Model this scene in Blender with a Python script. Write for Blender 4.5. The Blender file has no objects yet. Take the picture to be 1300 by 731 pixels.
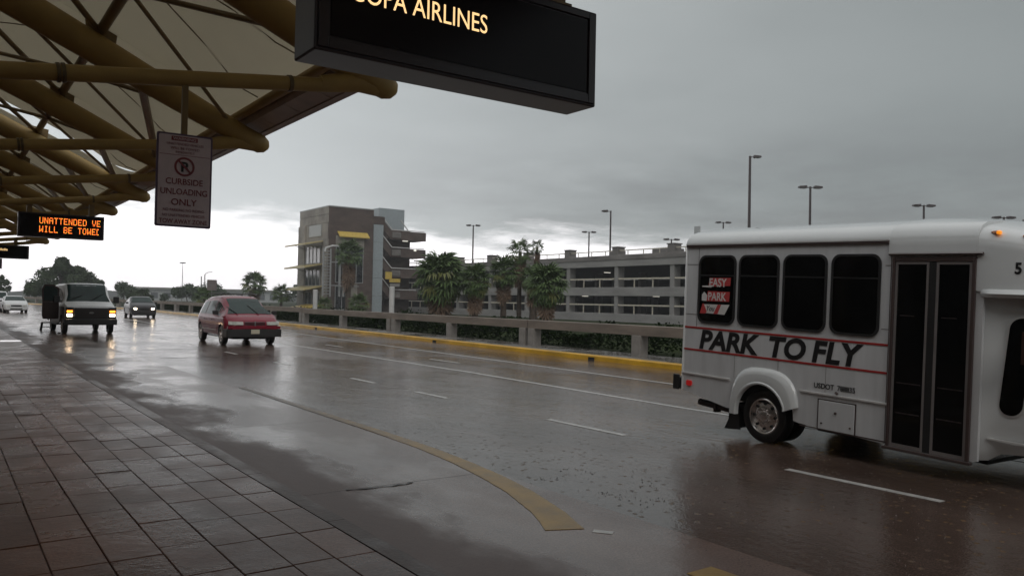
import bpy, bmesh, math, random
from mathutils import Vector, Matrix, Euler
random.seed(7)
R = math.radians
S = bpy.context.scene
COL = S.collection

# ------------------------------------------------------------------ camera
cam_d = bpy.data.cameras.new('camera'); cam = bpy.data.objects.new('camera', cam_d); COL.objects.link(cam)
cam_d.sensor_width = 36.0; cam_d.lens = 36.0*1020/1300
cam_d.clip_start = 0.05; cam_d.clip_end = 6000
CAM_H = 1.70
cam.matrix_world = (Matrix.Translation((0, 0, CAM_H)) @ Matrix.Rotation(-R(35.6), 4, 'Z')
                    @ Matrix.Rotation(R(91.07), 4, 'X') @ Matrix.Rotation(R(1.15), 4, 'Z'))
S.camera = cam

# ------------------------------------------------------------------ view
S.view_settings.view_transform = 'Standard'; S.view_settings.look = 'None'
S.view_settings.exposure = 0.0; S.view_settings.gamma = 1.0
S.cycles.max_bounces = 6; S.cycles.diffuse_bounces = 3; S.cycles.glossy_bounces = 3
S.cycles.transparent_max_bounces = 6; S.cycles.volume_bounces = 0
S.cycles.sample_clamp_indirect = 4.0

# ------------------------------------------------------------------ overcast sky
SUN_EL, SUN_AZ = R(38), R(200)        # veiled sun, high and behind the cloud
W = bpy.data.worlds.new('World'); S.world = W; W.use_nodes = True
nt = W.node_tree; nt.nodes.clear()
def N(t, **k):
    n = nt.nodes.new(t)
    for a, b in k.items(): setattr(n, a, b)
    return n
def wmath(op, a, b=None, clamp=False):
    n = nt.nodes.new('ShaderNodeMath'); n.operation = op; n.use_clamp = clamp
    for i, v in enumerate((a, b)):
        if v is None: continue
        if isinstance(v, (int, float)): n.inputs[i].default_value = v
        else: nt.links.new(v, n.inputs[i])
    return n.outputs[0]
def wrange(v, a, b, c=0.0, d=1.0, kind='SMOOTHSTEP'):
    n = nt.nodes.new('ShaderNodeMapRange'); n.interpolation_type = kind
    nt.links.new(v, n.inputs[0])
    for i, q in enumerate((a, b, c, d)): n.inputs[i+1].default_value = q
    return n.outputs[0]
def wmix(f, a, b):
    n = nt.nodes.new('ShaderNodeMix'); n.data_type = 'RGBA'
    if isinstance(f, (int, float)): n.inputs[0].default_value = f
    else: nt.links.new(f, n.inputs[0])
    for i, v in ((6, a), (7, b)):
        if isinstance(v, tuple): n.inputs[i].default_value = (*v, 1)
        else: nt.links.new(v, n.inputs[i])
    return n.outputs[2]
tc = N('ShaderNodeTexCoord'); sep = N('ShaderNodeSeparateXYZ'); nt.links.new(tc.outputs['Generated'], sep.inputs[0])
X, Y, Z = sep.outputs
# cloud coordinates: a flat layer seen in perspective
zz = wmath('ADD', wmath('ABSOLUTE', Z), 0.10)
cmb = N('ShaderNodeCombineXYZ')
nt.links.new(wmath('DIVIDE', X, zz), cmb.inputs[0]); nt.links.new(wmath('DIVIDE', Y, zz), cmb.inputs[1])
def wnoise(scale, detail, rough, off=0.0):
    mp = N('ShaderNodeMapping'); mp.inputs['Location'].default_value = (off, off*0.7, 0)
    nt.links.new(cmb.outputs[0], mp.inputs[0])
    n = N('ShaderNodeTexNoise'); nt.links.new(mp.outputs[0], n.inputs['Vector'])
    n.inputs['Scale'].default_value = scale; n.inputs['Detail'].default_value = detail; n.inputs['Roughness'].default_value = rough
    return n.outputs['Fac']
nA = wnoise(0.42, 5, 0.55, 3.1); nB = wnoise(1.3, 5, 0.6, 9.2)
az = wmath('ARCTAN2', X, Y)                       # 0 = along the road, + to the right
elev = wmath('ARCSINE', Z)
cloud = wrange(nA, 0.22, 0.80)
grey = wmix(cloud, (0.325, 0.345, 0.345), (0.56, 0.59, 0.59))
# denser rain cloud on the right of the view
dark = wrange(az, R(20), R(72))
grey = wmix(wmath('MULTIPLY', dark, 0.74), grey, (0.222, 0.246, 0.245))
# dark cloud belly just above the bright gap
belly = wmath('MULTIPLY', wrange(elev, R(4.0), R(6.2)), wrange(elev, R(14.0), R(6.5)))
belly = wmath('MULTIPLY', belly, wrange(nB, 0.30, 0.72))
belly = wmath('MULTIPLY', belly, wrange(az, R(14), R(30)))
grey = wmix(wmath('MULTIPLY', belly, 0.72), grey, (0.205, 0.210, 0.213))
# overcast: brighter towards the zenith
zen = wrange(Z, 0.30, 1.0, 0.0, 1.0)
grey = wmix(zen, grey, (0.80, 0.81, 0.81))
# thinner, brighter cloud on the left of the view
lft = wmath('MULTIPLY', wrange(az, R(46), R(8)), wrange(az, R(-150), R(-60)))
lft = wmath('MULTIPLY', lft, wmath('SUBTRACT', 1.0, belly))
grey = wmix(wmath('MULTIPLY', lft, 0.42), grey, (0.66, 0.70, 0.705))
# bright clear strip under the cloud
lim = wmath('ADD', wrange(az, R(0), R(36), R(6.6), R(4.6)), wmath('MULTIPLY', wmath('SUBTRACT', nB, 0.5), R(5.5)))
d = wmath('SUBTRACT', lim, elev)
strip = wrange(d, R(-1.1), R(1.3))
soft = wrange(d, R(-13), R(0.3))
azf = wmath('MULTIPLY', wrange(az, R(54), R(38)), wrange(az, R(-120), R(-60)))
azs = wmath('MULTIPLY', wrange(az, R(52), R(12)), wrange(az, R(-130), R(-60)))
grey = wmix(wmath('MULTIPLY', wmath('MULTIPLY', soft, azs), 0.72), grey, (0.80, 0.83, 0.84))
full = wmix(wmath('MULTIPLY', strip, azf), grey, (1.75, 1.70, 1.73))
sky = N('ShaderNodeTexSky'); sky.sky_type = 'NISHITA'; sky.sun_disc = False
sky.sun_elevation = SUN_EL; sky.sun_rotation = SUN_AZ
bg1 = N('ShaderNodeBackground'); bg1.inputs[1].default_value = 0.93; nt.links.new(full, bg1.inputs[0])
bg2 = N('ShaderNodeBackground'); bg2.inputs[1].default_value = 0.004; nt.links.new(sky.outputs[0], bg2.inputs[0])
add = N('ShaderNodeAddShader'); out = N('ShaderNodeOutputWorld')
nt.links.new(bg1.outputs[0], add.inputs[0]); nt.links.new(bg2.outputs[0], add.inputs[1]); nt.links.new(add.outputs[0], out.inputs[0])

sl = bpy.data.lights.new('sun', 'SUN'); sl.energy = 0.5; sl.angle = R(30); sl.color = (1.0, 0.97, 0.92)
so = bpy.data.objects.new('sun', sl); COL.objects.link(so)
sd = Vector((math.sin(SUN_AZ)*math.cos(SUN_EL), math.cos(SUN_AZ)*math.cos(SUN_EL), math.sin(SUN_EL)))
so.rotation_euler = (-sd).to_track_quat('-Z', 'Y').to_euler(); so.location = sd*60

# ------------------------------------------------------------------ materials
MATS = {}
def mat(name, col, rough=0.6, metal=0.0, var=0.12, scale=3.0, bump=0.0, bscale=30.0, emit=None, estr=0.0, coat=0.0, spec=0.5, stretch=None, translucent=0.0, col2=None):
    if name in MATS: return MATS[name]
    m = bpy.data.materials.new(name); m.use_nodes = True; t = m.node_tree
    b = t.nodes['Principled BSDF']; L = t.links.new
    b.inputs['Roughness'].default_value = rough; b.inputs['Metallic'].default_value = metal
    b.inputs['Specular IOR Level'].default_value = spec
    b.inputs['Coat Weight'].default_value = coat; b.inputs['Coat Roughness'].default_value = 0.06
    c = t.nodes.new('ShaderNodeTexCoord'); mp = t.nodes.new('ShaderNodeMapping'); L(c.outputs['Object'], mp.inputs[0])
    if stretch: mp.inputs['Scale'].default_value = stretch
    n = t.nodes.new('ShaderNodeTexNoise'); n.inputs['Scale'].default_value = scale; n.inputs['Detail'].default_value = 6; n.inputs['Roughness'].default_value = 0.6
    L(mp.outputs[0], n.inputs['Vector'])
    rp = t.nodes.new('ShaderNodeMapRange'); rp.inputs[1].default_value = 0.3; rp.inputs[2].default_value = 0.7
    L(n.outputs['Fac'], rp.inputs[0])
    mx = t.nodes.new('ShaderNodeMix'); mx.data_type = 'RGBA'
    L(rp.outputs[0], mx.inputs[0])
    a = tuple(v*(1-var) for v in col); q = col2 if col2 else tuple(min(1, v*(1+var)) for v in col)
    mx.inputs[6].default_value = (*a, 1); mx.inputs[7].default_value = (*q, 1)
    L(mx.outputs[2], b.inputs['Base Color'])
    if bump:
        n2 = t.nodes.new('ShaderNodeTexNoise'); n2.inputs['Scale'].default_value = bscale; n2.inputs['Detail'].default_value = 4
        L(mp.outputs[0], n2.inputs['Vector'])
        bp = t.nodes.new('ShaderNodeBump'); bp.inputs['Strength'].default_value = 1.0; bp.inputs['Distance'].default_value = bump
        L(n2.outputs['Fac'], bp.inputs['Height']); L(bp.outputs[0], b.inputs['Normal'])
    if emit:
        b.inputs['Emission Color'].default_value = (*emit, 1); b.inputs['Emission Strength'].default_value = estr
    MATS[name] = m
    return m

def wet_mat(name, col, col2, rlo, rhi, rscale, bump_big, bump_small, cscale=0.6, spec=0.5, drops=0.0, stretch=(1, 0.5, 1), dry=None, tiles=False):
    """wet ground: colour patches, puddles (smooth) against rough wet film, ripples and rain pocks"""
    if name in MATS: return MATS[name]
    m = bpy.data.materials.new(name); m.use_nodes = True; t = m.node_tree; L = t.links.new
    b = t.nodes['Principled BSDF']; b.inputs['Specular IOR Level'].default_value = spec
    geo = t.nodes.new('ShaderNodeNewGeometry')
    mp = t.nodes.new('ShaderNodeMapping'); mp.inputs['Scale'].default_value = stretch; L(geo.outputs['Position'], mp.inputs[0])
    def noise(sc, det=5, src=mp.outputs[0], ro=0.6):
        n = t.nodes.new('ShaderNodeTexNoise'); n.inputs['Scale'].default_value = sc; n.inputs['Detail'].default_value = det; n.inputs['Roughness'].default_value = ro
        L(src, n.inputs['Vector']); return n.outputs['Fac']
    def rng(v, a, b_, c, d):
        n = t.nodes.new('ShaderNodeMapRange'); n.interpolation_type = 'SMOOTHSTEP'; L(v, n.inputs[0])
        for i, q in enumerate((a, b_, c, d)): n.inputs[i+1].default_value = q
        return n.outputs[0]
    def mth(op, a, b_):
        n = t.nodes.new('ShaderNodeMath'); n.operation = op
        for i, v in enumerate((a, b_)):
            if isinstance(v, (int, float)): n.inputs[i].default_value = v
            else: L(v, n.inputs[i])
        return n.outputs[0]
    mx = t.nodes.new('ShaderNodeMix'); mx.data_type = 'RGBA'
    L(rng(noise(cscale), 0.35, 0.65, 0, 1), mx.inputs[0]); mx.inputs[6].default_value = (*col, 1); mx.inputs[7].default_value = (*col2, 1)
    grain = noise(60, 3, geo.outputs['Position'])
    mg = t.nodes.new('ShaderNodeMix'); mg.data_type = 'RGBA'; mg.blend_type = 'MULTIPLY'; mg.inputs[0].default_value = 0.6
    L(mx.outputs[2], mg.inputs[6]); gr = rng(grain, 0.3, 0.7, 0.55, 1.35)
    cb = t.nodes.new('ShaderNodeCombineColor'); L(gr, cb.inputs[0]); L(gr, cb.inputs[1]); L(gr, cb.inputs[2]); L(cb.outputs[0], mg.inputs[7])
    if tiles:
        oi = t.nodes.new('ShaderNodeObjectInfo'); g2 = rng(oi.outputs['Random'], 0, 1, 0.84, 1.16)
        c2 = t.nodes.new('ShaderNodeCombineColor'); L(g2, c2.inputs[0]); L(g2, c2.inputs[1]); L(g2, c2.inputs[2])
        m2 = t.nodes.new('ShaderNodeMix'); m2.data_type = 'RGBA'; m2.blend_type = 'MULTIPLY'; m2.inputs[0].default_value = 1.0
        L(mg.outputs[2], m2.inputs[6]); L(c2.outputs[0], m2.inputs[7]); mg = m2
    L(mg.outputs[2], b.inputs['Base Color'])
    pud = rng(noise(rscale, 4), 0.42, 0.58, 0, 1)
    rough = mth('ADD', mth('MULTIPLY', pud, rhi-rlo), rlo)
    if dry:   # (x0, x1): sheltered strip, only damp; noise frays its edge
        sx = t.nodes.new('ShaderNodeSeparateXYZ'); L(geo.outputs['Position'], sx.inputs[0])
        fr = mth('ADD', sx.outputs[0], mth('MULTIPLY', mth('SUBTRACT', noise(0.9, 6), 0.5), 3.4))
        dm = rng(fr, dry[0], dry[1], 1, 0)
        rough = mth('MAXIMUM', rough, mth('MULTIPLY', dm, 0.50))
        md = t.nodes.new('ShaderNodeMix'); md.data_type = 'RGBA'; L(mth('MULTIPLY', dm, 0.75), md.inputs[0]); L(mg.outputs[2], md.inputs[6])
        md.inputs[7].default_value = (0.070, 0.030, 0.024, 1); L(md.outputs[2], b.inputs['Base Color'])
    L(rough, b.inputs['Roughness'])
    h = mth('ADD', mth('MULTIPLY', noise(2.2, 3), bump_big), mth('MULTIPLY', noise(34, 3, geo.outputs['Position']), bump_small))
    h = mth('ADD', h, mth('MULTIPLY', noise(9, 3), bump_small*1.6))
    if drops:
        vo = t.nodes.new('ShaderNodeTexVoronoi'); vo.inputs['Scale'].default_value = 9.0; L(geo.outputs['Position'], vo.inputs['Vector'])
        ring = mth('MULTIPLY', mth('SINE', mth('MULTIPLY', vo.outputs['Distance'], 60.0), 0.0), rng(vo.outputs['Distance'], 0.0, 0.34, 1, 0))
        h = mth('ADD', h, mth('MULTIPLY', ring, drops))
    bp = t.nodes.new('ShaderNodeBump'); bp.inputs['Strength'].default_value = 1.0; bp.inputs['Distance'].default_value = 1.0
    L(h, bp.inputs['Height']); L(bp.outputs[0], b.inputs['Normal'])
    MATS[name] = m
    return m

M_ASPH = wet_mat('wet_asphalt', (0.082, 0.054, 0.043), (0.130, 0.088, 0.072), 0.07, 0.20, 0.35, 0.0080, 0.0024, drops=0.0014)
M_CONC = wet_mat('wet_concrete_lane', (0.150, 0.094, 0.077), (0.215, 0.145, 0.120), 0.16, 0.27, 0.8, 0.003, 0.0016, dry=(2.7, 3.9), drops=0.0002)
M_TILE = wet_mat('damp_paving_tile', (0.095, 0.042, 0.028), (0.145, 0.068, 0.046), 0.27, 0.34, 1.3, 0.001, 0.0016, cscale=1.0, spec=.20, stretch=(1, 1, 1), tiles=True)
M_KERBG = wet_mat('damp_kerb_stone', (0.050, 0.024, 0.018), (0.090, 0.044, 0.032), 0.32, 0.42, 1.5, 0.001, 0.0035, spec=.25)
M_JOINT = mat('dark_joint', (0.026, 0.018, 0.015), 0.5)
M_PVERGE = wet_mat('wet_verge_concrete', (0.16, 0.145, 0.13), (0.24, 0.22, 0.20), 0.12, 0.35, 0.9, 0.002, 0.001)
M_WSTRIP = wet_mat('sky_gleam_surface', (0.10, 0.08, 0.07), (0.16, 0.13, 0.12), 0.03, 0.08, 0.9, 0.002, 0.0005)  # smooth surface for the added strips that imitate bright reflections
M_YEL = mat('yellow_kerb_paint', (0.62, 0.34, 0.02), 0.32, var=0.3, scale=2.5, bump=0.002, bscale=25, stretch=(1, .4, 1))
M_YLINE = mat('worn_yellow_line', (0.52, 0.30, 0.05), 0.34, var=0.10, col2=(0.27, 0.17, 0.06), spec=.3, scale=3.2, bump=0.003, bscale=45)
M_WTICK = mat('faded_white_paint', (0.22, 0.19, 0.18), 0.3)
M_WLINE = mat('worn_white_line', (0.52, 0.50, 0.48), 0.28, var=0.25, scale=6, bump=0.001, bscale=60)
M_BEAM = mat('brown_stained_concrete', (0.205, 0.165, 0.135), 0.6, var=0.28, scale=1.6, bump=0.004, bscale=18, stretch=(1, .4, 2))
M_POST = mat('grey_rail_concrete', (0.27, 0.245, 0.225), 0.6, var=0.22, scale=2.4, bump=0.004, bscale=22)
M_CG = mat('garage_concrete', (0.275, 0.262, 0.250), 0.75, var=0.2, scale=0.5, bump=0.01, bscale=6, stretch=(1, .5, 2))
M_CGD = mat('garage_stained_concrete', (0.185, 0.168, 0.158), 0.8, var=0.35, scale=0.6, bump=0.01, bscale=6, stretch=(1, .6, 2))
M_CGI = mat('garage_shade_concrete', (0.025, 0.023, 0.023), 0.9)  # deck shade put into the colour: near-black copy of the garage concrete
M_RAILC = mat('cream_rail', (0.55, 0.50, 0.40), 0.5)
M_LAMP = mat('dark_bronze_metal', (0.06, 0.045, 0.045), 0.45, metal=0.3)
M_LENS = mat('lamp_lens', (0.35, 0.35, 0.34), 0.3)
M_BCONC = mat('tower_grey_concrete', (0.27, 0.245, 0.215), 0.75, var=0.35, scale=0.5, bump=0.02, bscale=3)
M_BBROWN = mat('tower_brown_concrete', (0.100, 0.072, 0.062), 0.75, var=0.35, scale=0.6, stretch=(1, 1, 2), bump=0.02, bscale=3)
M_BLIGHT = mat('tower_pale_panel', (0.42, 0.43, 0.43), 0.6, var=0.08)
M_SHAFT = mat('pale_blue_panel', (0.34, 0.38, 0.40), 0.5, var=0.1)
M_AWN = mat('yellow_awning_metal', (0.62, 0.44, 0.10), 0.4, var=0.12)
M_AWNL = mat('pale_yellow_awning', (0.52, 0.42, 0.20), 0.45, var=0.15)
M_AWNP = mat('pale_awning_underside', (0.62, 0.58, 0.46), 0.5, var=0.12)
M_GLASSD = mat('dark_window_glass', (0.02, 0.024, 0.028), 0.06, spec=0.8, var=0.3)
M_GLASSV = mat('vehicle_glass', (0.018, 0.034, 0.031), 0.08, spec=0.22, var=0.3, scale=1.5)
M_GLASSB = mat('bus_tinted_glass', (0.004, 0.004, 0.004), 0.07, spec=0.30, var=0.3)
M_GLASSG = mat('grey_window_glass', (0.09, 0.10, 0.11), 0.08, spec=0.8, var=0.4, scale=0.8)
M_PALEG = mat('pale_window_glass', (0.33, 0.34, 0.35), 0.15, spec=0.8, var=0.3, scale=0.8)
M_MUL = mat('grey_mullion', (0.30, 0.30, 0.30), 0.45)
M_OCHRE = mat('ochre_painted_steel', (0.34, 0.225, 0.070), 0.55, var=0.14, scale=2.0, bump=0.001, bscale=12)
M_OCHRED = mat('dark_ochre_steel', (0.19, 0.125, 0.050), 0.4, var=0.14)
M_MEMB = mat('beige_canopy_membrane', (0.78, 0.74, 0.66), 0.8, var=0.06, scale=0.8)
def make_translucent(m, w, col):
    t = m.node_tree; b = t.nodes['Principled BSDF']; o = t.nodes['Material Output']
    tr = t.nodes.new('ShaderNodeBsdfTranslucent'); tr.inputs[0].default_value = (*col, 1)
    mx = t.nodes.new('ShaderNodeMixShader'); mx.inputs[0].default_value = w
    t.links.new(b.outputs[0], mx.inputs[1]); t.links.new(tr.outputs[0], mx.inputs[2]); t.links.new(mx.outputs[0], o.inputs[0])
make_translucent(M_MEMB, 0.50, (0.74, 0.70, 0.60))
def wear_along_y(m, col, y0, y1):
    t = m.node_tree; L = t.links.new; b = t.nodes['Principled BSDF']; src = b.inputs['Base Color'].links[0].from_socket
    g = t.nodes.new('ShaderNodeNewGeometry'); s = t.nodes.new('ShaderNodeSeparateXYZ'); L(g.outputs['Position'], s.inputs[0])
    n = t.nodes.new('ShaderNodeTexNoise'); n.inputs['Scale'].default_value = 7; n.inputs['Detail'].default_value = 6; L(g.outputs['Position'], n.inputs['Vector'])
    a = t.nodes.new('ShaderNodeMath'); a.operation = 'MULTIPLY_ADD'; L(n.outputs['Fac'], a.inputs[0]); a.inputs[1].default_value = 9.0; L(s.outputs[1], a.inputs[2])
    r = t.nodes.new('ShaderNodeMapRange'); r.interpolation_type = 'SMOOTHSTEP'; L(a.outputs[0], r.inputs[0]); r.inputs[1].default_value = y0+4.5; r.inputs[2].default_value = y1+4.5
    x = t.nodes.new('ShaderNodeMix'); x.data_type = 'RGBA'; L(r.outputs[0], x.inputs[0]); L(src, x.inputs[6]); x.inputs[7].default_value = (*col, 1); L(x.outputs[2], b.inputs['Base Color'])
wear_along_y(M_YLINE, (0.14, 0.092, 0.062), 6.0, 14.0)
M_YLW = mat('faded_yellow_line', (0.22, 0.145, 0.062), 0.25, var=0.25, scale=5)
M_YLX = mat('nearly_gone_yellow_line', (0.155, 0.102, 0.064), 0.22, var=0.2, scale=5)
M_SEAM = mat('membrane_seam', (0.30, 0.25, 0.19), 0.8)
M_FASC = mat('brown_gutter_metal', (0.38, 0.30, 0.24), 0.45, var=0.15)
M_LIP = mat('pinkish_gutter_lip', (0.40, 0.32, 0.28), 0.4, var=0.12)
M_SIGNK = mat('black_sign_housing', (0.024, 0.014, 0.019), 0.3, var=0.2)
M_SIGNF = mat('black_sign_face', (0.007, 0.003, 0.005), 0.25, spec=0.2, var=0.2)
M_SIGNP = mat('pinkish_white_sign_sheet', (0.54, 0.44, 0.47), 0.45, var=0.1)
M_SIGNR = mat('dark_red_sign_print', (0.20, 0.035, 0.045), 0.45, var=0.1)
M_SIGNE = mat('purple_sign_edge', (0.10, 0.06, 0.11), 0.4)
M_BLACKP = mat('black_print', (0.012, 0.011, 0.012), 0.45)
M_TXT = mat('amber_lit_letters', (0.8, 0.6, 0.3), 0.5, emit=(1.0, 0.66, 0.30), estr=1.15, var=0.02)
M_LED = mat('orange_led_dots', (0.6, 0.2, 0.05), 0.5, emit=(1.0, 0.17, 0.025), estr=2.3, var=0.3)
M_LEDY = mat('yellow_led_dots', (0.6, 0.4, 0.05), 0.5, emit=(1.0, 0.50, 0.04), estr=1.7, var=0.3)
M_BUSW = mat('white_bus_paint', (0.66, 0.66, 0.67), 0.22, var=0.09, scale=1.6, stretch=(4, 1, .5), coat=0.5)
M_BUSC = mat('white_fibreglass', (0.70, 0.71, 0.71), 0.16, var=0.04, scale=1.2, coat=0.6)
M_DOORF = mat('grey_door_leaf_frame', (0.30, 0.27, 0.265), 0.35, metal=0.4)
M_BUSTRIM = mat('brown_anodised_frame', (0.13, 0.095, 0.09), 0.35, metal=0.5)
M_TRIML = mat('pale_trim', (0.62, 0.60, 0.59), 0.35)
M_REDS = mat('red_stripe', (0.42, 0.030, 0.028), 0.35)
M_REDL = mat('red_marker_lens', (0.40, 0.02, 0.02), 0.2, emit=(1.0, 0.03, 0.03), estr=0.12)
M_AMBL = mat('lit_amber_marker', (0.9, 0.35, 0.02), 0.3, emit=(1.0, 0.30, 0.02), estr=.7)
M_AMBD = mat('unlit_amber_lens', (0.55, 0.16, 0.02), 0.25)
M_RUB = mat('black_rubber', (0.014, 0.013, 0.013), 0.55)
M_WELD = mat('dark_steel_band', (0.12, 0.085, 0.04), 0.5)
M_TYRE = mat('wet_tyre_rubber', (0.013, 0.012, 0.012), 0.38, bump=0.002, bscale=40)
M_CHR = mat('bright_wheel_metal', (0.72, 0.68, 0.66), 0.22, metal=0.9, var=0.1)
M_DARK = mat('underbody_black', (0.008, 0.008, 0.008), 0.6)
M_STICKR = mat('window_sticker_red', (0.50, 0.05, 0.05), 0.5)
M_STICKW = mat('window_sticker_white', (0.70, 0.67, 0.65), 0.5)
M_REDCAR = mat('dark_red_car_paint', (0.20, 0.003, 0.020), 0.25, var=0.08, coat=0.35, spec=0.3)
M_WHCAR = mat('white_car_paint', (0.72, 0.72, 0.72), 0.3, var=0.05, coat=0.1, spec=.3)
M_GRCAR = mat('dark_grey_car_paint', (0.045, 0.042, 0.046), 0.3, var=0.08, coat=0.2, spec=.3)
M_BLKCAR = mat('dark_brown_van_paint', (0.042, 0.020, 0.016), 0.35, var=0.1, coat=0.1, spec=.3)
M_PLASTIC = mat('black_bumper_plastic', (0.022, 0.020, 0.020), 0.45)
M_HEADL = mat('lit_headlamp', (0.9, 0.85, 0.75), 0.2, emit=(1.0, 0.80, 0.56), estr=16.0)
M_TURNL = mat('lit_amber_turn_lamp', (0.9, 0.4, 0.05), 0.2, emit=(1.0, 0.32, 0.03), estr=3.0)
M_LENSC = mat('clear_headlamp_lens', (0.50, 0.49, 0.45), 0.12, var=0.2, scale=14)
M_PLATE = mat('cream_licence_plate', (0.55, 0.50, 0.38), 0.4)
M_BARK = mat('palm_trunk_bark', (0.085, 0.062, 0.048), 0.9, var=0.3, scale=8, bump=0.02, bscale=12)
M_FROND = mat('green_palm_frond', (0.085, 0.130, 0.045), 0.6, spec=.25, var=0.45, scale=0.9)
M_FRONDY = mat('yellow_green_palm_frond', (0.15, 0.16, 0.045), 0.55, var=0.35, scale=0.9)
M_DEAD = mat('dead_palm_frond', (0.19, 0.125, 0.085), 0.8, var=0.4, scale=1.5)
M_LEAF = mat('tree_leaves', (0.050, 0.075, 0.034), 0.8, spec=.2, var=0.45, scale=0.5)
M_LEAF2 = mat('hedge_leaves', (0.013, 0.024, 0.008), 0.95, spec=.0, var=0.5, scale=1.0)
M_LEAF3 = mat('grass_blades', (0.055, 0.080, 0.022), 0.6, var=0.4, scale=0.6)
M_GROUND = mat('grassy_ground', (0.026, 0.034, 0.014), 0.95, spec=.05, var=0.35, scale=0.2)
M_FAR = mat('far_ridge', (0.10, 0.105, 0.10), 0.9, var=0.2, scale=0.02)
M_PIPE = mat('white_pipe_paint', (0.60, 0.59, 0.58), 0.45, var=0.1)
M_STONE = mat('terminal_wall', (0.20, 0.17, 0.14), 0.7)
M_METAL = mat('galvanised_pole', (0.24, 0.23, 0.23), 0.4, metal=0.5)
M_SIGNBACK = mat('brownish_sign_sheet', (0.20, 0.16, 0.155), 0.6)
M_CEILL = mat('garage_ceiling_lamp', (0.8, 0.8, 0.75), 0.4, emit=(1.0, 0.95, 0.82), estr=.7)

# ------------------------------------------------------------------ mesh helpers
class MB:
    def __init__(s): s.v = []; s.f = []; s.m = []; s.mats = []; s.cur = 0
    def use(s, m):
        if m not in s.mats: s.mats.append(m)
        s.cur = s.mats.index(m); return s
    def add(s, vs, fs):
        o = len(s.v); s.v += [tuple(v) for v in vs]
        for f in fs: s.f.append(tuple(i+o for i in f)); s.m.append(s.cur)
        return s
    def box(s, x0, x1, y0, y1, z0, z1):
        vs = [(x, y, z) for z in (z0, z1) for y in (y0, y1) for x in (x0, x1)]
        return s.add(vs, [(0, 2, 3, 1), (4, 5, 7, 6), (0, 1, 5, 4), (2, 6, 7, 3), (0, 4, 6, 2), (1, 3, 7, 5)])
    def bar(s, a, b, w, h=None, up=(0, 0, 1)):
        h = h or w; a = Vector(a); b = Vector(b); d = (b-a).normalized(); u = Vector(up)
        if abs(d.dot(u)) > 0.99: u = Vector((1, 0, 0))
        r = d.cross(u).normalized(); u = r.cross(d)
        vs = [p + r*i*w/2 + u*j*h/2 for p in (a, b) for i, j in ((-1, -1), (1, -1), (1, 1), (-1, 1))]
        return s.add(vs, [(0, 3, 2, 1), (4, 5, 6, 7), (0, 1, 5, 4), (1, 2, 6, 5), (2, 3, 7, 6), (3, 0, 4, 7)])
    def tube(s, pts, rad, n=12, cap=True):
        pts = [Vector(p) for p in pts]
        if isinstance(rad, (int, float)): rad = [rad]*len(pts)
        rings = []
        pr = None
        for i, p in enumerate(pts):
            d = (pts[min(i+1, len(pts)-1)]-pts[max(i-1, 0)]).normalized()
            if pr is None:
                u = Vector((0, 0, 1)) if abs(d.z) < 0.95 else Vector((1, 0, 0))
                pr = d.cross(u).normalized()
            pr = (pr - d*pr.dot(d)).normalized(); q = d.cross(pr)
            rings.append([p + (pr*math.cos(a)+q*math.sin(a))*rad[i] for a in [2*math.pi*k/n for k in range(n)]])
        vs = [v for r in rings for v in r]; fs = []
        for i in range(len(pts)-1):
            for k in range(n): fs.append((i*n+k, i*n+(k+1) % n, (i+1)*n+(k+1) % n, (i+1)*n+k))
        if cap: fs.append(tuple(reversed(range(n)))); fs.append(tuple((len(pts)-1)*n+k for k in range(n)))
        return s.add(vs, fs)
    def prism(s, poly, axis, a, b):
        """poly of 2d points; axis 0: (y,z) extruded in x; 1: (x,z) in y; 2: (x,y) in z"""
        def P(p, t): return (t, p[0], p[1]) if axis == 0 else ((p[0], t, p[1]) if axis == 1 else (p[0], p[1], t))
        n = len(poly); vs = [P(p, a) for p in poly]+[P(p, b) for p in poly]
        fs = [tuple(range(n)), tuple(reversed(range(n, 2*n)))]+[(i, i+n, (i+1) % n+n, (i+1) % n) for i in range(n)]
        return s.add(vs, fs)
    def loft(s, rings, closed=True, cap=True):
        n = len(rings[0]); vs = [v for r in rings for v in r]; fs = []
        for i in range(len(rings)-1):
            for k in range(n if closed else n-1): fs.append((i*n+k, i*n+(k+1) % n, (i+1)*n+(k+1) % n, (i+1)*n+k))
        if cap and closed: fs.append(tuple(reversed(range(n)))); fs.append(tuple((len(rings)-1)*n+k for k in range(n)))
        return s.add(vs, fs)
    def data(s, name, smooth=False, recalc=True):
        me = bpy.data.meshes.new(name); me.from_pydata(s.v, [], s.f)
        for m in s.mats: me.materials.append(m)
        me.polygons.foreach_set('material_index', s.m)
        if recalc:
            bm = bmesh.new(); bm.from_mesh(me); bmesh.ops.recalc_face_normals(bm, faces=bm.faces); bm.to_mesh(me); bm.free()
        if smooth:
            me.polygons.foreach_set('use_smooth', [True]*len(me.polygons)); me.set_sharp_from_angle(angle=R(38))
        return me
    def build(s, name, parent=None, smooth=False, bevel=0.0, recalc=True):
        o = bpy.data.objects.new(name, s.data(name, smooth, recalc)); COL.objects.link(o)
        if parent: o.parent = parent
        if bevel:
            b = o.modifiers.new('bevel', 'BEVEL'); b.width = bevel; b.segments = 2; b.limit_method = 'ANGLE'; b.angle_limit = R(40)
        return o
def mb(m): return MB().use(m)
def link(name, me, parent=None, loc=(0, 0, 0), rot=(0, 0, 0), sc=(1, 1, 1)):
    o = bpy.data.objects.new(name, me); COL.objects.link(o); o.location = loc; o.rotation_euler = rot; o.scale = sc
    if parent: o.parent = parent
    return o
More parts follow.
